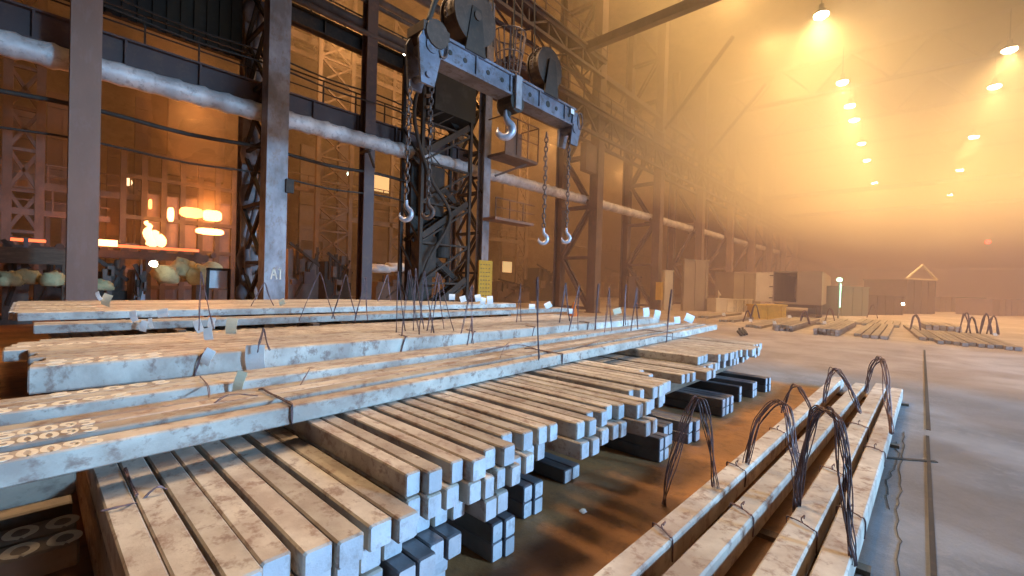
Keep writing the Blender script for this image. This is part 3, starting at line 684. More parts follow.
for i in range(9):
    z = 2.95-i*.21
    for k in range(4): x = 16.22+k*.2; lm.box((x, YC-.388, z), (x+rs.uniform(.07, .13), YC-.38, z+.05))
l = lm.obj('illegible_lines', 'brown', yo); l['label'] = 'faint brown rows of small marks'
# stair tower
t = thing('stair_tower', 'dark zigzag stair and hose tower left of the yellow board', 'stairs', (14.6, YC-.4, 0))
s = MB()
for (x, y) in ((13.0, YC-1.2), (13.0, YC+.4), (16.0, YC-1.2), (16.0, YC+.4)): s.bar((x, y, 0), (x, y, 12.5), .16)
for i in range(7):
    z = i*1.9; s.bar((13.0, YC-1.2, z), (16.0, YC-1.2, z+1.9), .09).bar((13, YC-1.2, z+1.9), (16, YC-1.2, z+1.9), .09).bar((13, YC-1.2, z), (13, YC+.4, z+1.9), .09)
s.obj('frame', 'dark', t)
for i in range(6):
    z = .2+i*1.95; a = (13.1, 15.9) if i % 2 == 0 else (15.9, 13.1); yo_ = YC-.9 if i % 2 == 0 else YC-.1
    f = MB(); f.bar((a[0], yo_-.3, z), (a[1], yo_-.3, z+1.95), .07, .28).bar((a[0], yo_+.3, z), (a[1], yo_+.3, z+1.95), .07, .28)
    for k in range(9): u = (k+.5)/9; f.box((a[0]+(a[1]-a[0])*u-.13, yo_-.3, z+1.95*u-.02), (a[0]+(a[1]-a[0])*u+.13, yo_+.3, z+1.95*u+.02))
    f.bar((a[0], yo_-.3, z+1), (a[1], yo_-.3, z+2.95), .04)
    f.obj('stair_flight', 'dark', t)
b = MB(); b.box((13.6, YC-1.3, 10.2), (16.2, YC+.3, 13.4)); b.obj('cable_box', 'darkwall', t)
b = MB(); b.box((13.2, YC-.1, 0), (14.6, YC+.3, 8)).box((13.5, YC-.9, 5.2), (14.6, YC-.2, 7.6)).box((13.2, YC-.9, 2.2), (14.2, YC-.2, 4.2)).cyl((14.9, YC-.5, 3.2), (14.9, YC-.5, 5.4), .4, 16); b.obj('equipment_box', 'dark', t)
b = MB()
for i in range(7):
    z = 12.1-i*.52; x = 13.15-.25*math.sin(i/6*PI); b.bar((x+.05, YC-1.4, z), (x+.35, YC-1.4, z+.12), .14)
b.obj('coil', 'timber', t)['label'] = 'ribbed cable coil'
h = MB()
for k in range(1):
    h.tube(smooth([(12.9-.1*k, YC-1.3, 11.8), (12.4-.2*k, YC-1.35, 9.5), (13.3, YC-1.35, 7.0), (14.6+.2*k, YC-1.4, 5.2), (13.4, YC-1.4, 3.0), (12.6+.2*k, YC-1.4, .9)], 8), .09, 7)
h.obj('hose', 'dark', t, smooth=True)
t.location += Vector((-.75, .8, 0))
# yellow box on column 39
tag(MB().box((38.1, YC-.9, .9), (39.5, YC-.4, 2.5)).obj('control_cabinet', 'yellow', loc=(38.8, YC-.6, .9)), 'yellow control box on the far braced column', 'box')
# grey panels on column 28
tag(MB().box((26.4, YC-.2, 10.2), (28.0, YC+.3, 12.2)).obj('duct_box', 'brown', loc=(27, YC, 10.2)), 'dark duct box under the runway by the braced column', 'duct')
# crane bridge overhead: runs across the bay
mb = MB().bar((25.5, 18.2, 18.3), (25.5, -18, 18.6), .5, .55); tag(mb.obj('crane_bridge', 'brown', loc=(25.5, 0, 18.4)), 'dark overhead crane bridge crossing the top of the picture', 'crane')
# roof trusses in the haze
for k, x in enumerate((56, 67, 78, 89)):
    mb = MB().bar((x, 17.4, 23), (x, -20, 23), .3, .35).bar((x, 17.4, 26.5), (x, -20, 26.5), .3, .35)
    y = 17.4; i = 0
    while y > -19: mb.bar((x, y, 23 if i % 2 else 26.5), (x, y-3.1, 26.5 if i % 2 else 23), .2); y -= 3.1; i += 1
    tag(mb.obj('roof_truss', 'brown', loc=(x, 0, 23)), 'roof truss barely seen in the haze, %s from the camera' % nth(k), 'truss', 'roof trusses')
# far crossing beams (low, thin lines across right)
for k, (x, z) in enumerate([(75, 20.5), (88, 19.5)]):
    tag(MB().bar((x, 17, z-4.5), (x, -20, z-4.5), .35, .5).obj('far_crane_beam', 'brown', loc=(x, 0, z-4.5)), 'faint far crane beam across the hazy hall, %s' % ('nearer of two', 'farther of two')[k], 'crane')
# diagonal knee braces at columns 28/39 above runway
for k, x in enumerate((39.0, 50.0)):
    tag(MB().bar((x, YC-.4, 16.5), (x, YC-6, 23), .22, .28).obj('knee_brace', 'brown', loc=(x, YC-.4, 16.5)), 'hazy diagonal brace rising from the runway, %s' % ('nearer', 'farther')[k], 'brace')

# ------------------------------------------------------------------ lifting beam with chains
YB = 8.0
t = thing('lifting_beam', 'blue-grey lifting beam with sheaves, chains and hooks hanging over the billets', 'crane lifting beam', (8.4, YB, 7.2))
def bz(px, py, y=YB): return ay(px, py, y)
zb = 6.93; x0, x1 = 5.95, 11.25
b = MB()
b.box((x0, YB-.2, zb-.02), (x1, YB-.16, zb+.46)).box((x0, YB+.16, zb-.02), (x1, YB+.2, zb+.46)).box((x0, YB-.26, zb+.44), (x1, YB+.26, zb+.5)).box((x0, YB-.26, zb-.06), (x1, YB+.26, zb))
for x in (5.9, 7.1, 8.3, 9.5, 10.7): b.box((x-.03, YB-.25, zb), (x+.03, YB-.16, zb+.44))
b.obj('beam', 'beamsteel', t)
hl = MB()
for x in (6.3, 6.75, 7.5, 8.0, 9.1, 9.9, 10.3, 10.95): hl.cyl((x, YB-.215, zb+.22), (x, YB-.19, zb+.22), .06 if x != 9.9 else .09, 12)
hl.obj('bolt_hole', 'dark', t)
wp = MB().box((10.95, YB-.275, zb+.27), (11.12, YB-.262, zb+.42)); wp.obj('white_plate', 'paper', t)
# sheaves
def sheave(cx, cz, r, th, label):
    s = MB().cyl((cx, YB-th/2, cz), (cx, YB+th/2, cz), r*.92, 28).cyl((cx, YB-th/2-.04, cz), (cx, YB-th/2, cz), r, 28).cyl((cx, YB+th/2, cz), (cx, YB+th/2+.04, cz), r, 28).cyl((cx, YB-th/2-.12, cz), (cx, YB+th/2+.12, cz), r*.16, 14)
    o = s.obj('sheave', 'sheavebrown', t); o['label'] = label
    c = MB(); n = 22
    for i in range(n):
        a = PI*(.0+1.15*i/(n-1))-.25; c.tube([(cx+math.cos(a)*(r+.03)+.05*math.cos(q)*math.sin(a), YB+.0+.035*math.sin(q), cz+math.sin(a)*(r+.03)-.05*math.cos(q)*math.cos(a)) for q in [2*PI*k/8 for k in range(8)]], .015, 4, True)
    cc = c.obj('rim_chain', 'chain', o)
    cc.data.transform(Matrix.Translation(Vector((0, 0, 0))))
    cc.parent = o; cc.location = (0, 0, 0); cc.matrix_parent_inverse = Matrix.Identity(4)
    cc.data.transform(Matrix.Translation(-t.location))
    return o
sheave(7.0, 8.25, .66, .45, 'large brown sheave at the left')
sheave(9.95, 8.2, .56, .34, 'brown sheave at the right')
for (cx, cz, hh) in ((7.0, 8.25, .2), (9.95, 8.2, .15)):
    pl = MB()
    for yo in (-.3, .25): pl.prism([(cx-.32, zb+.45), (cx+.32, zb+.45), (cx+.14, cz+.2), (cx-.14, cz+.2)], 'y', YB+yo, YB+yo+.05)
    pl.obj('side_plate', 'dark', t)
# cage
c = MB(); cx, cz = 8.45, 7.5
for zz, rr in ((cz, .28), (cz+.5, .35), (cz+1.05, .43)):
    c.tube([(cx+math.cos(a)*rr, YB+math.sin(a)*rr, zz) for a in [2*PI*k/20 for k in range(20)]], .02, 5, True)
for k in range(16):
    a = 2*PI*k/16; c.bar((cx+math.cos(a)*.28, YB+math.sin(a)*.28, cz), (cx+math.cos(a)*.43, YB+math.sin(a)*.43, cz+1.05), .022)
c.obj('wire_cage', 'chain', t)
# wire ropes up to the crane
for k, (x, y) in enumerate([(6.75, YB), (7.85, YB), (9.5, YB), (8.55, YB-.05), (8.95, YB+.05)]):
    MB().cyl((x, y, 8.0), (x+.25*(k-2), y+.3, 18.2), .022, 6).obj('rope', 'dark', t)
# curved arm and headblock at left end
P5 = [(5.5, 6.2), (5.85, 6.2), (6.02, 6.95), (6.0, 7.35), (5.6, 7.45), (5.42, 7.1)]
hb = MB().prism(P5, 'y', YB-.26, YB-.2).prism(P5, 'y', YB+.2, YB+.26).cyl((5.75, YB-.3, 7.05), (5.75, YB+.3, 7.05), .16, 16).cyl((5.66, YB-.32, 6.4), (5.66, YB+.32, 6.4), .07, 12)
hb.obj('end_bracket', 'beamsteel', t)
P6 = [(11.0, 6.3), (11.35, 6.3), (11.5, 6.8), (11.4, 7.3), (11.1, 7.3)]
hb = MB().prism(P6, 'y', YB-.26, YB-.2).prism(P6, 'y', YB+.2, YB+.26).cyl((11.2, YB-.3, 6.8), (11.2, YB+.3, 6.8), .14, 16)
hb.obj('end_bracket', 'beamsteel', t)
cap = MB().box((5.5, YB-.3, 7.3), (6.2, YB+.3, 7.5)).cyl((5.85, YB-.34, 7.32), (5.85, YB+.34, 7.32), .3, 18); cap.obj('headblock', 'sheavebrown', t)
arm = MB().tube(smooth([(5.75, YB-.1, 7.6), (6.0, YB-.1, 8.3), (6.5, YB-.1, 8.9), (7.2, YB-.1, 9.3)], 6), .06, 6); arm.obj('curved_guard', 'dark', t, smooth=True)
def shackle(x, z, s=.12):
    m_ = MB().tube([(x+math.cos(a)*s*.6, YB-.27, z+math.sin(a)*s*1.25) for a in [2*PI*k/14 for k in range(14)]], .028, 6, True); return m_.obj('shackle', 'chain', t, smooth=True)
shackle(6.05, 7.15, .2); shackle(11.45, 7.1, .2)
# central block and big hook
bk = MB().box((8.4, YB-.34, 6.55), (8.62, YB-.27, 7.4)).box((8.4, YB+.27, 6.55), (8.62, YB+.34, 7.4)); bk.obj('hook_block_plate', 'steel', t)
sw = MB().cyl((8.55, YB-.26, 6.75), (8.55, YB+.26, 6.75), .26, 20).cyl((8.45, YB, 6.3), (8.45, YB, 6.75), .1, 12); sw.obj('swivel', 'dark', t)
def hook_mesh(c, s, r):
    """J-shaped hook in the plane facing the camera, shank top at c"""
    R = Vector((rt.x, rt.y, 0)).normalized()
    pr = [(0, 0), (0, -.35), (.12, -.6), (.3, -.8), (.33, -1.1), (.12, -1.35), (-.2, -1.38), (-.42, -1.15), (-.42, -.9)]
    pts = smooth([c+R*(x*s)+Vector((0, 0, z*s)) for x, z in pr], 6)
    return MB().tube(pts, lambda u: r*(.75+.55*math.sin(PI*min(1, u*1.05)))*(1 if u < .85 else max(.25, (1-u)/.15)), 8)
hook_mesh(Vector((8.4, YB, 6.55)), .5, .085).obj('main_hook', 'hook', t, smooth=True)['label'] = 'large bare steel hook'
def chain(px, pyt, pyb, y, s, hk=True, lab='', rusty=False):
    top = bz(px, pyt, y); bot = bz(px, pyb, y); top.x = bot.x = (top.x+bot.x)/2
    Ln = .17*s; n = int((top.z-bot.z)/(Ln*.76)); m_ = MB()
    for i in range(n):
        c_ = Vector((top.x+.01*math.sin(i), y, top.z-(i+.5)*Ln*.76)); ring = []
        for k in range(10):
            a = 2*PI*k/10; u, v = math.cos(a)*.045*s, math.sin(a)*Ln*.5
            ring.append(c_+(Vector((u*.74, -u*.67, v)) if i % 2 else Vector((u*.5, u*.6, v))))
        m_.tube(ring, .017*s, 5, True)
    o = m_.obj('chain', 'chain', t)
    hcol = 'chain' if rusty else 'hook'
    h_ = hook_mesh(Vector((top.x, y, bot.z+.02)), .3*s, .045*s).obj('chain_hook', hcol, None, smooth=True)
    h_.data.transform(Matrix.Translation(-t.location)); h_.parent = o
    if lab: h_['label'] = lab
    return o
chain(408, 80, 201, YB-.25, 1.0, lab='bright steel hook, first from the left')
chain(430, 80, 200, YB-.1, 1.0, lab='rusty hook, second from the left', rusty=True)
chain(545, 132, 229, YB-.2, 1.05, lab='bright steel hook, third from the left')
chain(568, 125, 229, YB-.1, 1.05, lab='bright steel hook, rightmost')

# ------------------------------------------------------------------ high-bay lamps
lamp_mesh = {}
def high_lamp(x, y, z, power, label, size=.45, col=(1, .66, .30), ang=150, blend=.9):
    t = thing('high_bay_lamp', label, 'lamp', (x, y, z), 'high-bay lamps')
    if not lamp_mesh:
        a = MB().cyl((0, 0, .05), (0, 0, .45), size, 20, .16).cyl((0, 0, .45), (0, 0, .7), .15, 14)
        lamp_mesh['h'] = a.mesh('housing', 'dark'); lamp_mesh['b'] = MB().blob((0, 0, .02), (.42, .42, .2), amp=0).mesh('bulb', 'glow', True)
        lamp_mesh['r'] = MB().cyl((0, 0, .7), (0, 0, 3.0), .03, 6).mesh('hanging_rod', 'dark')
    for nm, k in (('housing', 'h'), ('bulb', 'b'), ('hanging_rod', 'r')):
        o = bpy.data.objects.new(nm, lamp_mesh[k]); COL.objects.link(o); o.parent = t
    ld = bpy.data.lights.new('lamp_light', 'SPOT'); ld.energy = power; ld.color = col; ld.spot_size = math.radians(ang); ld.spot_blend = blend; ld.shadow_soft_size = .3
    lo = bpy.data.objects.new('lamp_light', ld); COL.objects.link(lo); lo.parent = t; lo.location = (0, 0, -.2)
    return t
PW = 7600
for k, (x, w) in enumerate([(34.4, 2.0), (46.6, 1.1), (52.9, .8), (57.5, .8), (67, .7), (76, .8), (92, .8)]):
    high_lamp(x, 4.75, 20, PW*w, 'glowing high-bay lamp of the left line, %s from the camera' % nth(k))
for k, (x, w) in enumerate([(47.7, 2.0), (55.3, 1.0), (71.4, 1.2), (89, .8), (110, .8)]):
    high_lamp(x, -4.9, 20, PW*w, 'glowing high-bay lamp of the right line, %s from the camera' % nth(k))
def lightobj(kind, name, loc, energy, col, size=.5, aim=None, **kw):
    ld = bpy.data.lights.new(name, kind); ld.energy = energy; ld.color = col
    if kind == 'AREA': ld.shape = 'RECTANGLE'; ld.size, ld.size_y = size
    else: ld.shadow_soft_size = size
    for k, v in kw.items(): setattr(ld, k, v)
    o = bpy.data.objects.new(name, ld); COL.objects.link(o); o.location = loc
    if aim is not None: o.rotation_euler = (Vector(aim)-Vector(loc)).to_track_quat('-Z', 'Y').to_euler()
    return o
for k, x in enumerate((42, 60, 80)): high_lamp(x, -13.5, 20, PW*1.6, 'added unseen lamp past the right edge, evening the haze, %s from the camera' % nth(k))  # extra lamps out of view, added to brighten the haze evenly
# lamps above and behind the camera that light the stack
lightobj('SPOT', 'sodium_floodlight', (3, 12.5, 19), 12500, (1, .68, .38), 2.0, (4, 3.5, 0), spot_size=1.6, spot_blend=.6)
lightobj('SPOT', 'sodium_floodlight', (14, 6.5, 20), 4200, (1, .68, .40), 1.6, (14, 4, 0), spot_size=1.9, spot_blend=.7)
lightobj('SPOT', 'sodium_floodlight', (27, 1, 20), 5500, (1, .74, .5), .5, (28, 2, 0), spot_size=1.2, spot_blend=1)
for x in (27, 38, 50, 62): lightobj('POINT', 'haze_fill_point', (x, 11, 25.8), PW*.45, (1, .66, .30), 1.5)  # bare unseen point lights added to fill the upper haze
for x, e in ((6, 32000), (17, 30000)): lightobj('SPOT', 'cool_fill_spot', (x+4, -20, 7), e, (.30, .61, 1), .9, (x, 5, .4), spot_size=math.radians(42), spot_blend=.45)  # unseen blue spots added for the billet sides, cones kept low
# unseen cool fill light in the opening added to the side wall
lightobj('AREA', 'cool_fill_area', (15, -21.8, 5.0), 4500, (.36, .64, 1), (22, 7.5), (9, 3, .5))
# furnace bay lamps
for k, (x, y, z, e) in enumerate([(0, 26, 18, 120), (14, 28, 18, 2100), (26, 30, 18, 2300), (40, 30, 18, 3000), (56, 30, 18, 3000)]):
    lightobj('POINT', 'bay_lamp', (x, y, z), e, (1, .58, .24), .4)

# ------------------------------------------------------------------ furnace bay contents
def pt(px, py, y): return ay(px, py, y)
# furnace
YF = 30
a = pt(150, 275, YF); b_ = pt(232, 150, YF)
t = thing('furnace', 'glowing furnace with bright openings at the left', 'furnace', ((a.x+b_.x)/2, YF+1, 0))
X0, X1 = a.x-1.0, b_.x+.5
MB().box((X0, YF+1.5, 0), (X1, YF+5, 3.6)).box((X0+1, YF+1.5, 3.6), (X1, YF+5, 6.4)).obj('body', 'brown', t)
f = MB()
for x in [X0+i*(X1-X0)/6 for i in range(7)]: f.bar((x, YF+1.3, 0), (x, YF+1.3, 8.6), .25)
for z in (1.2, 3.3, 5.0, 7.2, 8.6): f.bar((X0, YF+1.3, z), (X1, YF+1.3, z), .22)
f.obj('frame', 'dark', t)
def slot(pxa, pya, pxb, pyb, mat, nm='hot_opening', y=YF+1.1):
    p_, q_ = pt(pxa, pya, y), pt(pxb, pyb, y); m_ = MB()
    lo = (min(p_.x, q_.x), y, min(p_.z, q_.z)); hi = (max(p_.x, q_.x), y+.25, max(p_.z, q_.z))
    n = 8; cx_, cz_ = (lo[0]+hi[0])/2, (lo[2]+hi[2])/2; rx, rz = (hi[0]-lo[0])/2, (hi[2]-lo[2])/2
    m_.prism([(cx_+rx*(abs(math.cos(w))**.5)*(1 if math.cos(w) > 0 else -1), cz_+rz*(abs(math.sin(w))**.7)*(1 if math.sin(w) > 0 else -1)) for w in [2*PI*(k+.5)/12 for k in range(12)]], 'y', y, y+.25)
    return m_.obj(nm, mat, t)
slot(168, 207, 174, 222, 'hot'); slot(180, 206, 203, 219, 'flame'); slot(203, 209, 222, 222, 'hot'); slot(149, 199, 152, 209, 'flame')
slot(196, 227, 224, 236, 'hot', 'hot_stream')
# flame shapes
fl = MB()
for (px, py0, py1, w) in ((150, 246, 227, 5), (157, 245, 231, 6), (148, 228, 221, 2)):
    c0 = pt(px, py0, YF+.6); c1 = pt(px, py1, YF+.6); ww = w*(c0-EYE).dot(fw)/F
    fl.tube(smooth([c0, c0.lerp(c1, .3)+Vector((.1, 0, 0)), c0.lerp(c1, .7)-Vector((.1, 0, 0)), c1], 4), lambda u, ww=ww: ww*(.25+.75*math.sin(PI*min(.98, .25+u*.72))), 8)
fl.obj('flame', 'hot', t, smooth=True)
lightobj('POINT', 'furnace_glow', (pt(205, 215, YF-1)), 750, (1, .36, .08), .5)
lightobj('POINT', 'furnace_glow', (pt(205, 150, YF+3)+Vector((0, 2, 3))), 500, (1, .40, .10), .8)
lightobj('POINT', 'furnace_glow', (pt(155, 225, YF-1)), 220, (1, .4, .1), .4)
# glowing billet on roller table
p_, q_ = pt(89, 241, 27), pt(118, 243, 27)
t = thing('roller_table', 'dark roller table carrying a white-hot billet', 'roller table', (q_.x, 27.4, 0))
rl = MB().box((p_.x-2.5, 26.9, p_.z-.7), (q_.x+3.5, 27.0, p_.z-.35)).box((p_.x-2.5, 27.8, p_.z-.7), (q_.x+3.5, 27.9, p_.z-.35))
for i in range(11): x = p_.x-2.3+i*.7; rl.cyl((x, 26.95, p_.z-.33), (x, 27.85, p_.z-.33), .14, 10)
for x in (p_.x-2, p_.x+1, q_.x+1, q_.x+3): rl.box((x, 26.95, 0), (x+.2, 27.85, p_.z-.5))
rl.obj('table', 'dark', t)
tag(MB().box((p_.x, 27.1, p_.z-.17), (q_.x, 27.35, p_.z+.12)).obj('hot_billet', 'hot', loc=(p_.x, 27.2, p_.z)), 'white-hot glowing billet on the roller table', 'hot billet')
tag(MB().box((q_.x+.05, 27.45, p_.z-.17), (q_.x+3.2, 27.6, p_.z-.05)).obj('hot_billet', 'hotred', loc=(q_.x+1, 27.5, p_.z)), 'dull red billet trailing behind the white-hot one', 'hot billet')
tag(MB().box((p_.x-2.3, 27.45, p_.z-.17), (p_.x-1.3, 27.6, p_.z-.05)).obj('hot_billet', 'hotred', loc=(p_.x-2, 27.5, p_.z)), 'dull red billet left of the pale post', 'hot billet')
lightobj('POINT', 'hot_billet_glow', ((p_.x+q_.x)/2, 26.6, p_.z+.6), 160, (1, .25, .06), .3)
# machines
def machine(px0, px1, py0, py1, y, mat, label, seed, d=2.0, cat='machine'):
    rs = random.Random(seed); a_, b2 = pt(px0, py1, y), pt(px1, py0, y); x0_, x1_, H = a_.x, b2.x, b2.z
    t_ = thing('mill_machine', label, cat, ((x0_+x1_)/2, y, 0)); w = x1_-x0_
    m0 = MB()
    for k in range(6):
        u = rs.uniform(0, .8); v_ = rs.uniform(.1, .35); m0.box((x0_+w*u, y+rs.uniform(0, .5), 0), (x0_+w*min(1, u+v_), y+d, H*rs.uniform(.5, .85)))
    m0.box((x0_, y, 0), (x1_, y+d, H*.45))
    m0.box((x0_-.1, y-.1, 0), (x1_+.1, y+d+.1, .18)).obj('base', mat, t_)
    m_ = MB()
    for k in range(5):
        x = x0_+rs.uniform(.1, .9)*w; m_.cyl((x, y+.1, H*.5), (x, y+.1, H*rs.uniform(.65, .9)), rs.uniform(.05, .12), 10)
    m_.bar((x0_, y-.05, H*.9), (x1_, y-.05, H*.6), .14).bar((x0_+.2*w, y-.05, H*.2), (x0_+.9*w, y-.05, H*.8), .1)
    m_.obj('pipework', 'dark', t_)
    m_ = MB()
    for k in range(rs.randint(3, 5)):
        x = x0_+w*rs.uniform(0, .85); z = H*rs.uniform(.2, .75); m_.box((x, y-.3, z), (x+w*rs.uniform(.08, .3), y-.02, z+H*rs.uniform(.06, .2)))
    m_.obj('housing', 'brown' if mat == 'dark' else 'girder', t_)
    return t_
machine(2, 30, 232, 290, 24, 'brown', 'greenish brown machine at far left behind the pale post', 1)
machine(34, 66, 240, 290, 26, 'dark', 'dark machine just left of the pale post', 2)
machine(94, 128, 252, 292, 23, 'dark', 'dark machine under the white-hot billet', 3)
machine(134, 146, 258, 292, 22, 'steel', 'small pale grey machine left of the sacks', 4)
machine(288, 322, 238, 292, 26, 'brown', 'brown mill machine right of the broad column', 5)
machine(326, 352, 248, 292, 25, 'dark', 'dark mill machine before the slim post', 6)
machine(376, 424, 262, 292, 28, 'brown', 'low machine under the white cloth heap', 7)
machine(498, 530, 278, 296, 30, 'brown', 'low machine right of the yellow board', 8)
machine(536, 556, 262, 298, 32, 'dark', 'dark boxy machine behind the braced column', 9)
machine(604, 640, 268, 300, 40, 'brown', 'hazy machine left of the yellow box column', 10)
def sack(px, py, w, h, y, mat, label, seed):
    c = pt(px, py, y); d = (c-EYE).dot(fw); W, H = w*d/F/2, h*d/F/2
    o = MB().blob((0, 0, 0), (W*1.15, W*.9, H*1.1), seed, amp=.3).obj('sack', mat, smooth=True); o.location = (c.x, c.y, max(H*.8, c.z)); return tag(o, label, 'sack', 'sacks and heaps in the furnace bay')
tb = MB().box((-.9, 21.6, 0), (2.4, 23.6, 1.35)).box((-1.0, 21.5, 1.35), (2.5, 23.7, 1.5)); 
tag(MB().box((-1.2, 22.6, 2.2), (1.2, 23.2, 2.75)).box((-1.1, 22.7, 0), (-.8, 23.1, 2.2)).box((.8, 22.7, 0), (1.1, 23.1, 2.2)).obj('yellow_beam', 'timber', loc=(0, 23, 0)), 'dull greenish beam on two legs at far left', 'beam')
for i, q in enumerate([(10, 280, 16, 14, 21.5, 'sack', 'pale sack leftmost under the yellow beam'), (26, 278, 18, 14, 21.8, 'sack', 'pale sack second from the left edge'), (52, 280, 16, 14, 21.5, 'sack', 'brownish sack just left of the pale post'),
      (100, 286, 16, 10, 20.5, 'sack', 'low pale sack just right of the pale post'), (168, 276, 18, 18, 24, 'sack', 'yellowish bulk sack leftmost of the row by the furnace'), (183, 272, 20, 22, 24.4, 'sack', 'tallest yellowish bulk sack before the furnace'), (199, 276, 18, 20, 24, 'sack', 'yellowish bulk sack third before the furnace'),
      (212, 270, 16, 14, 25, 'sack', 'yellowish bulk sack rightmost before the furnace'), (380, 269, 20, 9, 27.5, 'paper', 'white cloth heap behind the slim post, left lump'), (396, 268, 18, 9, 27.6, 'paper', 'white cloth heap behind the slim post, right lump')]):
    sack(*q, i)
t = thing('white_board', 'white board in a dark frame beside the broad column', 'board', (pt(216, 292, 21).x, 21, 0))
p_, q_ = pt(206, 288, 21), pt(229, 271, 21)
MB().box((p_.x, 21, p_.z), (q_.x, 21.06, q_.z)).obj('board', 'paper', t)
MB().bar((p_.x, 20.98, 0), (p_.x+.06, 20.98, q_.z+.1), .1).bar((q_.x, 20.98, 0), (q_.x, 20.98, q_.z+.1), .1).bar((p_.x, 20.98, q_.z+.05), (q_.x, 20.98, q_.z+.05), .1).obj('frame', 'dark', t)
tag(MB().blob((0, 0, 0), (.14, .14, .14), amp=0).obj('work_lamp', 'glow_dim', smooth=True), 'small white lamp over the grey machine before the furnace', 'lamp').location = pt(153.5, 264, 23)
tag(MB().blob((0, 0, 0), (.15, .15, .15), amp=0).obj('wall_lamp', 'glow_dim', smooth=True), 'small bright lamp high left of the lifting beam', 'lamp').location = pt(406, 55, 19.5)
tag(MB().blob((0, 0, 0), (.22, .22, .22), amp=0).obj('wall_lamp', emit('cool_lamp', (.75, 1, .8), 14), smooth=True), 'greenish white lamp between the slim post and broad column', 'lamp').location = pt(350, 174, 34)
tag(MB().blob((0, 0, 0), (.25, .25, .25), amp=0).obj('wall_lamp', emit('dull_lamp', (1, .7, .4), 2), smooth=True), 'dull round lamp above the hot billet', 'lamp').location = pt(127, 182, 34)
rs = random.Random(12)
for k, (px0, px1, py0, py1, y) in enumerate([(4, 40, 110, 190, 40), (48, 66, 95, 215, 38), (108, 132, 150, 235, 40), (136, 150, 100, 190, 39), (300, 326, 150, 240, 42), (338, 352, 120, 230, 41), (372, 398, 205, 262, 43), (404, 424, 150, 235, 40), (502, 530, 190, 255, 44), (600, 632, 215, 270, 46)]):  # plain dark panels breaking up the even back wall, not ducts
    a_, b2 = pt(px0, py1, y), pt(px1, py0, y); m_ = MB().box((a_.x, y, a_.z), (b2.x, y+.5, b2.z))
    for i in range(4): z = a_.z+(b2.z-a_.z)*(i+.5)/4; m_.box((a_.x-.1, y-.1, z), (b2.x+.1, y, z+.12))
    m_.box((a_.x-.1, y-.05, 0), (a_.x+.1, y+.3, b2.z)).box((b2.x-.1, y-.05, 0), (b2.x+.1, y+.3, b2.z))
    tag(m_.obj('bay_panel', 'girder' if k % 2 else 'brown', loc=(a_.x, y, 0)), 'ribbed panel on legs in the furnace bay, %s from the left' % nth(k), 'duct', 'panels in the furnace bay')
# lattice and frames deeper in the furnace bay
for k, (px, y, w) in enumerate([(22, 30, .5), (332, 33, 1.3), (400, 36, 1.2), (430, 36, 1.0), (250, 38, .8), (520, 38, .8)]):
    x = pt(px, 280, y).x; m_ = MB()
    m_.bar((x-w, y, 0), (x-w, y, 26), .3).bar((x+w, y, 0), (x+w, y, 26), .3); lace(m_, (x-w, y, 0), (x-w, y, 26), (x+w, y, 0), (x+w, y, 26), 14, .14, True)
    tag(m_.obj('rear_lattice_column', 'brown', loc=(x, y, 0)), 'lattice column deep in the furnace bay, %s' % ['at the far left edge', 'behind the slim post gap', 'left under the left chains', 'right under the left chains', 'behind the broad column', 'right of the yellow board'][k], 'column', 'rear columns')
for k, (px0, px1, py, y, w) in enumerate([(0, 200, 195, 33, .25), (0, 110, 215, 30, .2), (270, 420, 60, 36, .4), (270, 420, 74, 36, .25), (285, 470, 205, 34, .2), (320, 520, 232, 36, .3), (500, 650, 248, 40, .3)]):
    a_, b2 = pt(px0, py, y), pt(px1, py, y); z = (a_.z+b2.z)/2
    m_ = MB().bar((a_.x, y, z), (b2.x, y, z), w, w*1.4); railing(m_, a_.x, b2.x, y-.1, z, 1.1, 1.6, .06)
    tag(m_.obj('gallery_beam', 'brown', loc=((a_.x+b2.x)/2, y, z)), 'railed gallery beam in the furnace bay, %s' % ['long one left of the furnace', 'low one at far left', 'upper right of the broad column', 'second right of the broad column', 'low right of the broad column', 'low behind the stair tower', 'low behind the braced column'][k], 'beam')
tag(MB().box((pt(168, 150, 36).x, 36, 8.5), (pt(225, 150, 36).x, 36.6, 15)).obj('smoke_hood', 'dark', loc=(6, 36, 8.5)), 'large hood panel above the furnace', 'hood')
w = MB(); a_, b2 = pt(372, 190, 46.5), pt(391, 177, 46.5); w.box((a_.x, 46.5, a_.z), (b2.x, 46.6, b2.z)); tag(w.obj('window_1', 'window'), 'small lit window far behind the slim post', kind='structure')
w = MB(); a_, b2 = pt(500, 272, 46.5), pt(512, 262, 46.5); w.box((a_.x, 46.5, a_.z), (b2.x, 46.6, b2.z)); tag(w.obj('window_2', 'window'), 'small lit window right of the yellow board', kind='structure')
w = MB(); a_, b2 = pt(423, 270, 40), pt(433, 252, 40); w.box((a_.x, 40, a_.z), (b2.x, 40.1, b2.z)); tag(w.obj('window_3', 'window'), 'lit window left under the stair tower', kind='structure')

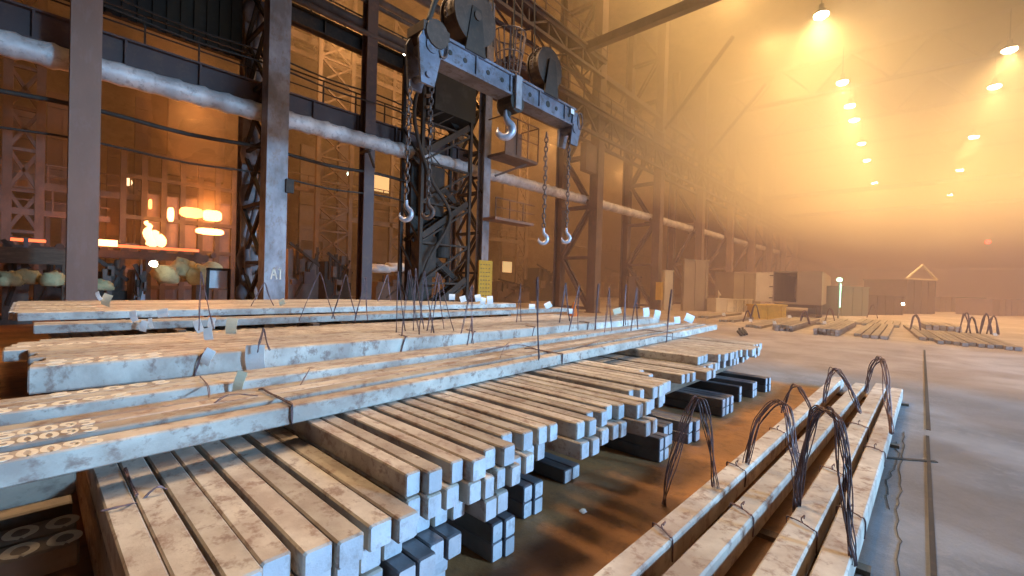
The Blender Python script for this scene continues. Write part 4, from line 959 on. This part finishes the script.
# ------------------------------------------------------------------ far end of the main bay
# truck trailer seen from its open rear
K = az(821, 318.5, 0); RL = Vector((rt.x, rt.y, 0)).normalized(); FD = Vector((fw.x, fw.y, 0)).normalized(); th = math.radians(38)
R = RL*math.cos(th)-FD*math.sin(th); D = RL*math.sin(th)+FD*math.cos(th); wdt = 3.25; c = K-R*wdt
t = thing('truck_trailer', 'brown box trailer with one cream rear door swung open', 'trailer', c)
def quadbox(o_, u, ul, v, vl, z0, z1):
    p = [o_, o_+u*ul, o_+u*ul+v*vl, o_+v*vl]; vs = [(q.x, q.y, z0) for q in p]+[(q.x, q.y, z1) for q in p]
    return vs, [(0, 3, 2, 1), (4, 5, 6, 7), (0, 1, 5, 4), (1, 2, 6, 5), (2, 3, 7, 6), (3, 0, 4, 7)]
zt0, zt1 = 1.15, 3.6
m_ = MB(); m_.add(*quadbox(c, R, wdt, D, .06, zt1-.1, zt1)); m_.add(*quadbox(c+R*(wdt-.06), R, .06, D, 15, zt0, zt1)); m_.add(*quadbox(c, R, .06, D, 15, zt0, zt1)); m_.add(*quadbox(c, R, wdt, D, 15, zt1-.05, zt1)); m_.add(*quadbox(c, R, wdt, D, 15, zt0-.15, zt0)); m_.add(*quadbox(c+D*14.9, R, wdt, D, .1, zt0, zt1))
m_.obj('box_body', 'trailer', t)
m_ = MB(); m_.add(*quadbox(c+R*wdt*.5-D*.05, R, wdt*.5, D, .05, zt0, zt1-.08)); m_.obj('closed_door', 'trailer', t)
m_ = MB(); m_.add(*quadbox(c-R*1.22, R, 1.2, D, .05, zt0-.05, zt1-.1)); m_.obj('open_door', 'cream', t)['label'] = 'cream open door leaf'
m_ = MB()
for z in (1.4, 2.3, 3.2): m_.add(*quadbox(c-R*.25-D*.06, R, .25, D, .05, z, z+.08))
m_.obj('hinge', 'dark', t)
m_ = MB(); m_.add(*quadbox(c+R*.3+D*.2, R, wdt-.6, D, 14, .75, 1.0)); m_.obj('chassis', 'dark', t)
for k, (u, v) in enumerate([(.05, 1.0), (.05, 2.2), (wdt-.35, 1.0), (wdt-.35, 2.2)]):
    p = c+R*u+D*v; MB().cyl((p.x, p.y, .5), (p.x+R.x*.3, p.y+R.y*.3, .5), .5, 18).obj('wheel', 'dark', t)
def farbox(px0, px1, pyt, depthpt, dl, z1, mat, label, name='far_box', cat='box', z0=0):
    p0 = az(px0, depthpt, 0); p1 = az(px1, depthpt, 0); R_ = (p1-p0); L = R_.length; R_.normalize(); D_ = Vector((-R_.y, R_.x, 0)); D_ = D_ if D_.dot(fw) > 0 else -D_
    m = MB(); m.add(*quadbox(p0, R_, L, D_, dl, z0, z1-.12)); m.add(*quadbox(p0-R_*.06-D_*.06, R_, L+.12, D_, dl+.12, z1-.12, z1))
    k = 0
    while (k+1)*1.3 < L: m.add(*quadbox(p0+R_*(k+1)*1.3-D_*.05, R_, .08, D_, .05, z0, z1-.12)); k += 1
    return tag(m.obj(name, mat, loc=p0), label, cat)
farbox(733, 760, 0, 312, 2, 3.6, 'trailer', 'brown hazy trailer side behind the open cream door', 'cargo_box', 'trailer')
farbox(716, 752, 0, 312, 1, 1.2, 'cream', 'low pale block wall left of the trailer', 'block_wall', 'wall')
farbox(753, 786, 0, 319.5, .5, 1.05, 'yellow', 'low yellowish block wall under the trailer door', 'block_wall', 'wall')
farbox(683, 707, 0, 311, .3, 4.6, 'trailer', 'large cream panel behind a steel cross brace', 'cream_panel', 'panel')
farbox(664, 672, 0, 310, .3, 3.6, 'cream', 'tall white door panel right of the yellow box', 'cream_panel', 'panel')
farbox(628, 640, 0, 308, .3, 3.0, 'brown', 'brown cupboard left of the yellow box column', 'cupboard', 'cupboard')
farbox(842, 868, 0, 316, 3, 2.6, 'truckpaint', 'dark hazy truck body right of the green lamp', 'parked_truck', 'truck')
farbox(868, 903, 0, 315, 3, 1.9, 'dark', 'dark low load right of the parked truck', 'parked_load', 'load')
farbox(906, 934, 0, 314, 4, 3.6, 'dark', 'dark hazy cabin under a small gable', 'cabin', 'cabin')
farbox(940, 985, 0, 312, 4, 1.9, 'dark', 'dark hazy pile right of the gabled cabin', 'scrap_bin', 'bin')
farbox(992, 1060, 0, 316, 3, 1.8, 'girder', 'pinkish low slab stack at the right edge', 'slab_stack', 'slabs')
# brace in front of panel, tent-like canopy
pp = az(718, 311, 0); m_ = MB(); R_ = (az(744, 311, 0)-pp); L = R_.length; R_.normalize(); D_ = Vector((-R_.y, R_.x, 0)); D_ = D_ if D_.dot(fw) > 0 else -D_
vs = [pp+R_*.0+Vector((0, 0, 1.5)), pp+R_*L+Vector((0, 0, 1.5)), pp+R_*L+D_*1.2+Vector((0, 0, 3.0)), pp+R_*L*.35+D_*1.2+Vector((0, 0, 3.0))]
m_.add(vs+[v-Vector((0, 0, .08)) for v in vs], [(0, 1, 2, 3), (7, 6, 5, 4), (0, 4, 5, 1), (1, 5, 6, 2), (2, 6, 7, 3), (3, 7, 4, 0)])
for q in (vs[0], vs[1]): m_.bar((q.x, q.y, 0), (q.x, q.y, 1.45), .1)
m_.bar((vs[2].x, vs[2].y, 0), (vs[2].x, vs[2].y, 2.95), .1)
tag(m_.obj('canopy', 'cream', loc=pp), 'small slanting cream canopy left of the trailer', 'canopy')
# gable outline
pp = az(905, 314, 0); q = az(936, 314, 0); m_ = MB(); mid = (pp+q)/2
m_.bar((pp.x, pp.y, 3.7), (mid.x, mid.y, 5.2), .15).bar((q.x, q.y, 3.7), (mid.x, mid.y, 5.2), .15).bar((pp.x, pp.y, 3.7), (q.x, q.y, 3.7), .12)
tag(m_.obj('gable_frame', 'cream', loc=pp), 'thin pale gable frame over the dark cabin', 'frame')
# green lit post, red lamp, white dot
pp = az(838, 319, 0); g = thing('lamp_post', 'slim post lit green beside the trailer', 'lamp', pp)
MB().cyl((pp.x, pp.y, 0), (pp.x, pp.y, 3.2), .06, 8).obj('post', 'truckpaint', g)
MB().cyl((pp.x-.1, pp.y-.1, .9), (pp.x-.1, pp.y-.1, 2.7), .04, 8).blob((pp.x, pp.y, 3.0), (.2, .2, .18), amp=0).obj('green_tube', 'green', g)
lightobj('POINT', 'green_glow', pp+Vector((-.6, -.6, 2.6)), 60, (.5, 1, .7), .2)
pp = ax(988, 242, 85)
tag(MB().blob((0, 0, 0), (.3, .3, .3), amp=0).obj('red_lamp', 'red', smooth=True), 'small red signal lamp at right in the haze', 'lamp').location = pp
pp = ax(903, 304, 40)
tag(MB().blob((0, 0, 0), (.09, .09, .09), amp=0).obj('ground_lamp', 'glow_dim', smooth=True), 'tiny white lamp near the parked load', 'lamp').location = pp
# far rows of billets on the floor
def farrow(px0, px1, pyb, n, L, lays, yskew, label, groupn, dark=False):
    p0, p1 = az(px0, pyb, 0), az(px1, pyb, 0); x = min(p0.x, p1.x) if False else (p0.x+p1.x)/2
    y0, y1 = p0.y, p1.y; w = abs(y0-y1)/n
    for l in range(lays):
        for i in range(n):
            y = y0-(i+1)*w
            billet(x+random.uniform(-.3, .3), y, .15*l, L, w*.86, .148, yskew, '%s, %s from its left%s' % (label, nth(i), ', upper layer' if lays > 1 and l == lays-1 else (', floor layer' if lays > 1 else '')), groupn, 'farbillet')
farrow(740, 765, 328, 5, 9, 1, 0, 'hazy billet below the yellowish wall', 'far floor billets, group below the yellowish wall')
farrow(768, 795, 331, 5, 9, 2, 0, 'hazy billet below the trailer', 'far floor billets, group below the trailer')
farrow(811, 841, 335, 6, 9, 2, 0, 'hazy billet below the green lamp', 'far floor billets, group below the green lamp')
farrow(850, 889, 338, 4, 11, 1, 0, 'hazy spaced billet in the far group of four', 'far floor billets, group of four')
farrow(918, 936, 341, 2, 10, 1, .06, 'hazy billet in the far pair angled at right', 'far floor billets, angled pair')
farrow(938, 1014, 347, 10, 7, 1, .06, 'hazy billet in the rightmost far group', 'far floor billets, rightmost group')
farrow(800, 838, 325, 6, 7, 1, 0, 'hazy billet in the row under the trailer side', 'far floor billets, group under the trailer side')
farrow(756, 792, 324, 6, 7, 1, 0, 'hazy billet in the row under the open door', 'far floor billets, group under the open door')
farrow(850, 900, 326, 6, 6, 1, 0, 'hazy billet behind the group of four', 'far floor billets, behind the group of four')
farrow(925, 960, 331, 5, 4, 2, .06, 'hazy billet behind the rightmost group', 'far floor billets, pile behind the rightmost group')
farrow(688, 714, 318, 5, 8, 1, 0, 'tiny farthest billet by the columns', 'far floor billets, group by the columns')
farrow(716, 738, 322, 5, 8, 1, 0, 'tiny billet before the canopy', 'far floor billets, group before the canopy')
for i, (px, py, h) in enumerate([(747, 322, 10), (755, 318, 12), (805, 324, 12), (830, 322, 12), (872, 318, 12), (915, 330, 13), (965, 333, 18), (972, 333, 14), (986, 334, 18), (992, 334, 16)]):
    b = az(px, py, .15); d = (b-EYE).dot(fw); hh = h*d/F; w_ = 4*d/F
    wire_bundle([b-R*w_, b-R*w_*.3+Vector((0, 0, hh)), b+R*w_*.3+Vector((0, 0, hh)), b+R*w_], 2, .03, .05, 'dark wire loop standing on the far floor billets, %s from the left' % nth(i), 'wire_hanger', 'wire loops on the far billets', 200+i)
for i, (px, py) in enumerate([(790, 316), (751, 320), (775, 322), (825, 322), (996, 334), (724, 314)]):
    b = az(px, py+2, .3); s = 3*(b-EYE).dot(fw)/F
    o = MB().add([b-R*s*.5, b+R*s*.5, b+R*s*.5+Vector((.05, .05, s)), b-R*s*.5+Vector((.05, .05, s))], [(0, 1, 2, 3)]).obj('paper_tag', 'paper', loc=b); o.modifiers.new('t', 'SOLIDIFY').thickness = .01
    tag(o, 'tiny pale tag on the far floor billets, %s from the left' % nth([5, 1, 2, 4, 6, 0].index([0, 1, 2, 3, 4, 5][i]) if False else sorted([790, 751, 775, 825, 996, 724]).index(px)), 'tag', 'paper tags on the far billets')
# small bits on the floor beyond the stack
pp = az(745, 336, 0); m_ = MB()
for k in range(5): m_.bar(pp+Vector((.2*k-.5, .1*(k % 2), .06)), pp+Vector((.25*k-.2, .25, .2+.1*(k % 2))), .08)
tag(m_.obj('scrap_piece', 'dark', loc=pp), 'small dark scrap on the floor beyond the stack', 'scrap')
tag(MB().blob((0, 0, 0), (.035, .03, .015), 5).obj('paper_scrap', 'paper'), 'tiny pale scrap on the brown dirt', 'scrap').location = az(583, 511, .014)
tag(MB().cyl((0, 0, 0), (0, 0, .95), .3, 14, .05).cyl((0, 0, 0), (0, 0, .04), .42, 14).obj('traffic_cone', 'orange'), 'orange cone beyond the wire hangers', 'cone').location = pt(574, 304, 15.5)*1+Vector((0, 0, 0))
bpy.data.objects['traffic_cone'].location.z = 0

# ------------------------------------------------------------------ haze
def haze(name, a, b, dens, col, label, g=.35):
    mt = bpy.data.materials.new(name); mt.use_nodes = True; nt = mt.node_tree; nt.nodes.remove(nt.nodes['Principled BSDF'])
    v = N(nt, 'ShaderNodeVolumePrincipled'); v.inputs['Density'].default_value = dens; v.inputs['Color'].default_value = (*col, 1); v.inputs['Anisotropy'].default_value = g
    nt.links.new(v.outputs[0], nt.nodes['Material Output'].inputs['Volume'])
    o = MB().box(a, b).obj(name, mt); tag(o, label, 'haze', kind='stuff'); return o
haze('low_haze', (14, -21.9, .02), (169, 17.0, 9.0), .010, (.95, .72, .68), 'thin brownish smoke in the far hall near the floor')
haze('smoky_haze', (20, -21.9, 9.02), (169, 17.0, 26.9), .05, (.98, .86, .62), 'dense golden smoke under the roof lamps', .0)
haze('furnace_haze', (-29, 19.6, .02), (169, 47.9, 26.9), .009, (1, .76, .5), 'brown smoke filling the furnace bay')

mt = bpy.data.materials.new('furnace_smoke'); mt.use_nodes = True; nt = mt.node_tree; nt.nodes.remove(nt.nodes['Principled BSDF'])
v = N(nt, 'ShaderNodeVolumePrincipled'); v.inputs['Density'].default_value = .16; v.inputs['Color'].default_value = (1, .7, .45, 1); nt.links.new(v.outputs[0], nt.nodes['Material Output'].inputs['Volume'])
pb = MB(); c0 = pt(212, 200, YF-.5)
for i, (px, py, r) in enumerate([(214, 205, 1.1), (210, 182, 1.3), (205, 158, 1.7), (200, 132, 2.2), (190, 105, 2.6)]): c_ = pt(px, py, YF-.6); pb.blob(c_, (r, .5*r, r*1.2), i, amp=.25)
tag(pb.obj('smoke_plume', mt, smooth=True), 'orange-lit smoke rising from the furnace', 'smoke', kind='stuff')
w = bpy.data.worlds.new('world'); S.world = w; w.use_nodes = True
w.node_tree.nodes['Background'].inputs[0].default_value = (.55, .42, .30, 1); w.node_tree.nodes['Background'].inputs[1].default_value = .05
S.view_settings.view_transform = 'Standard'; S.view_settings.look = 'None'; S.view_settings.gamma = 1; S.view_settings.exposure = 0
S.view_settings.use_curve_mapping = False
S.cycles.volume_bounces = 2; S.cycles.max_bounces = 5; S.cycles.diffuse_bounces = 3; S.cycles.glossy_bounces = 2
S.cycles.use_denoising = True
S.cycles.sample_clamp_indirect = 4
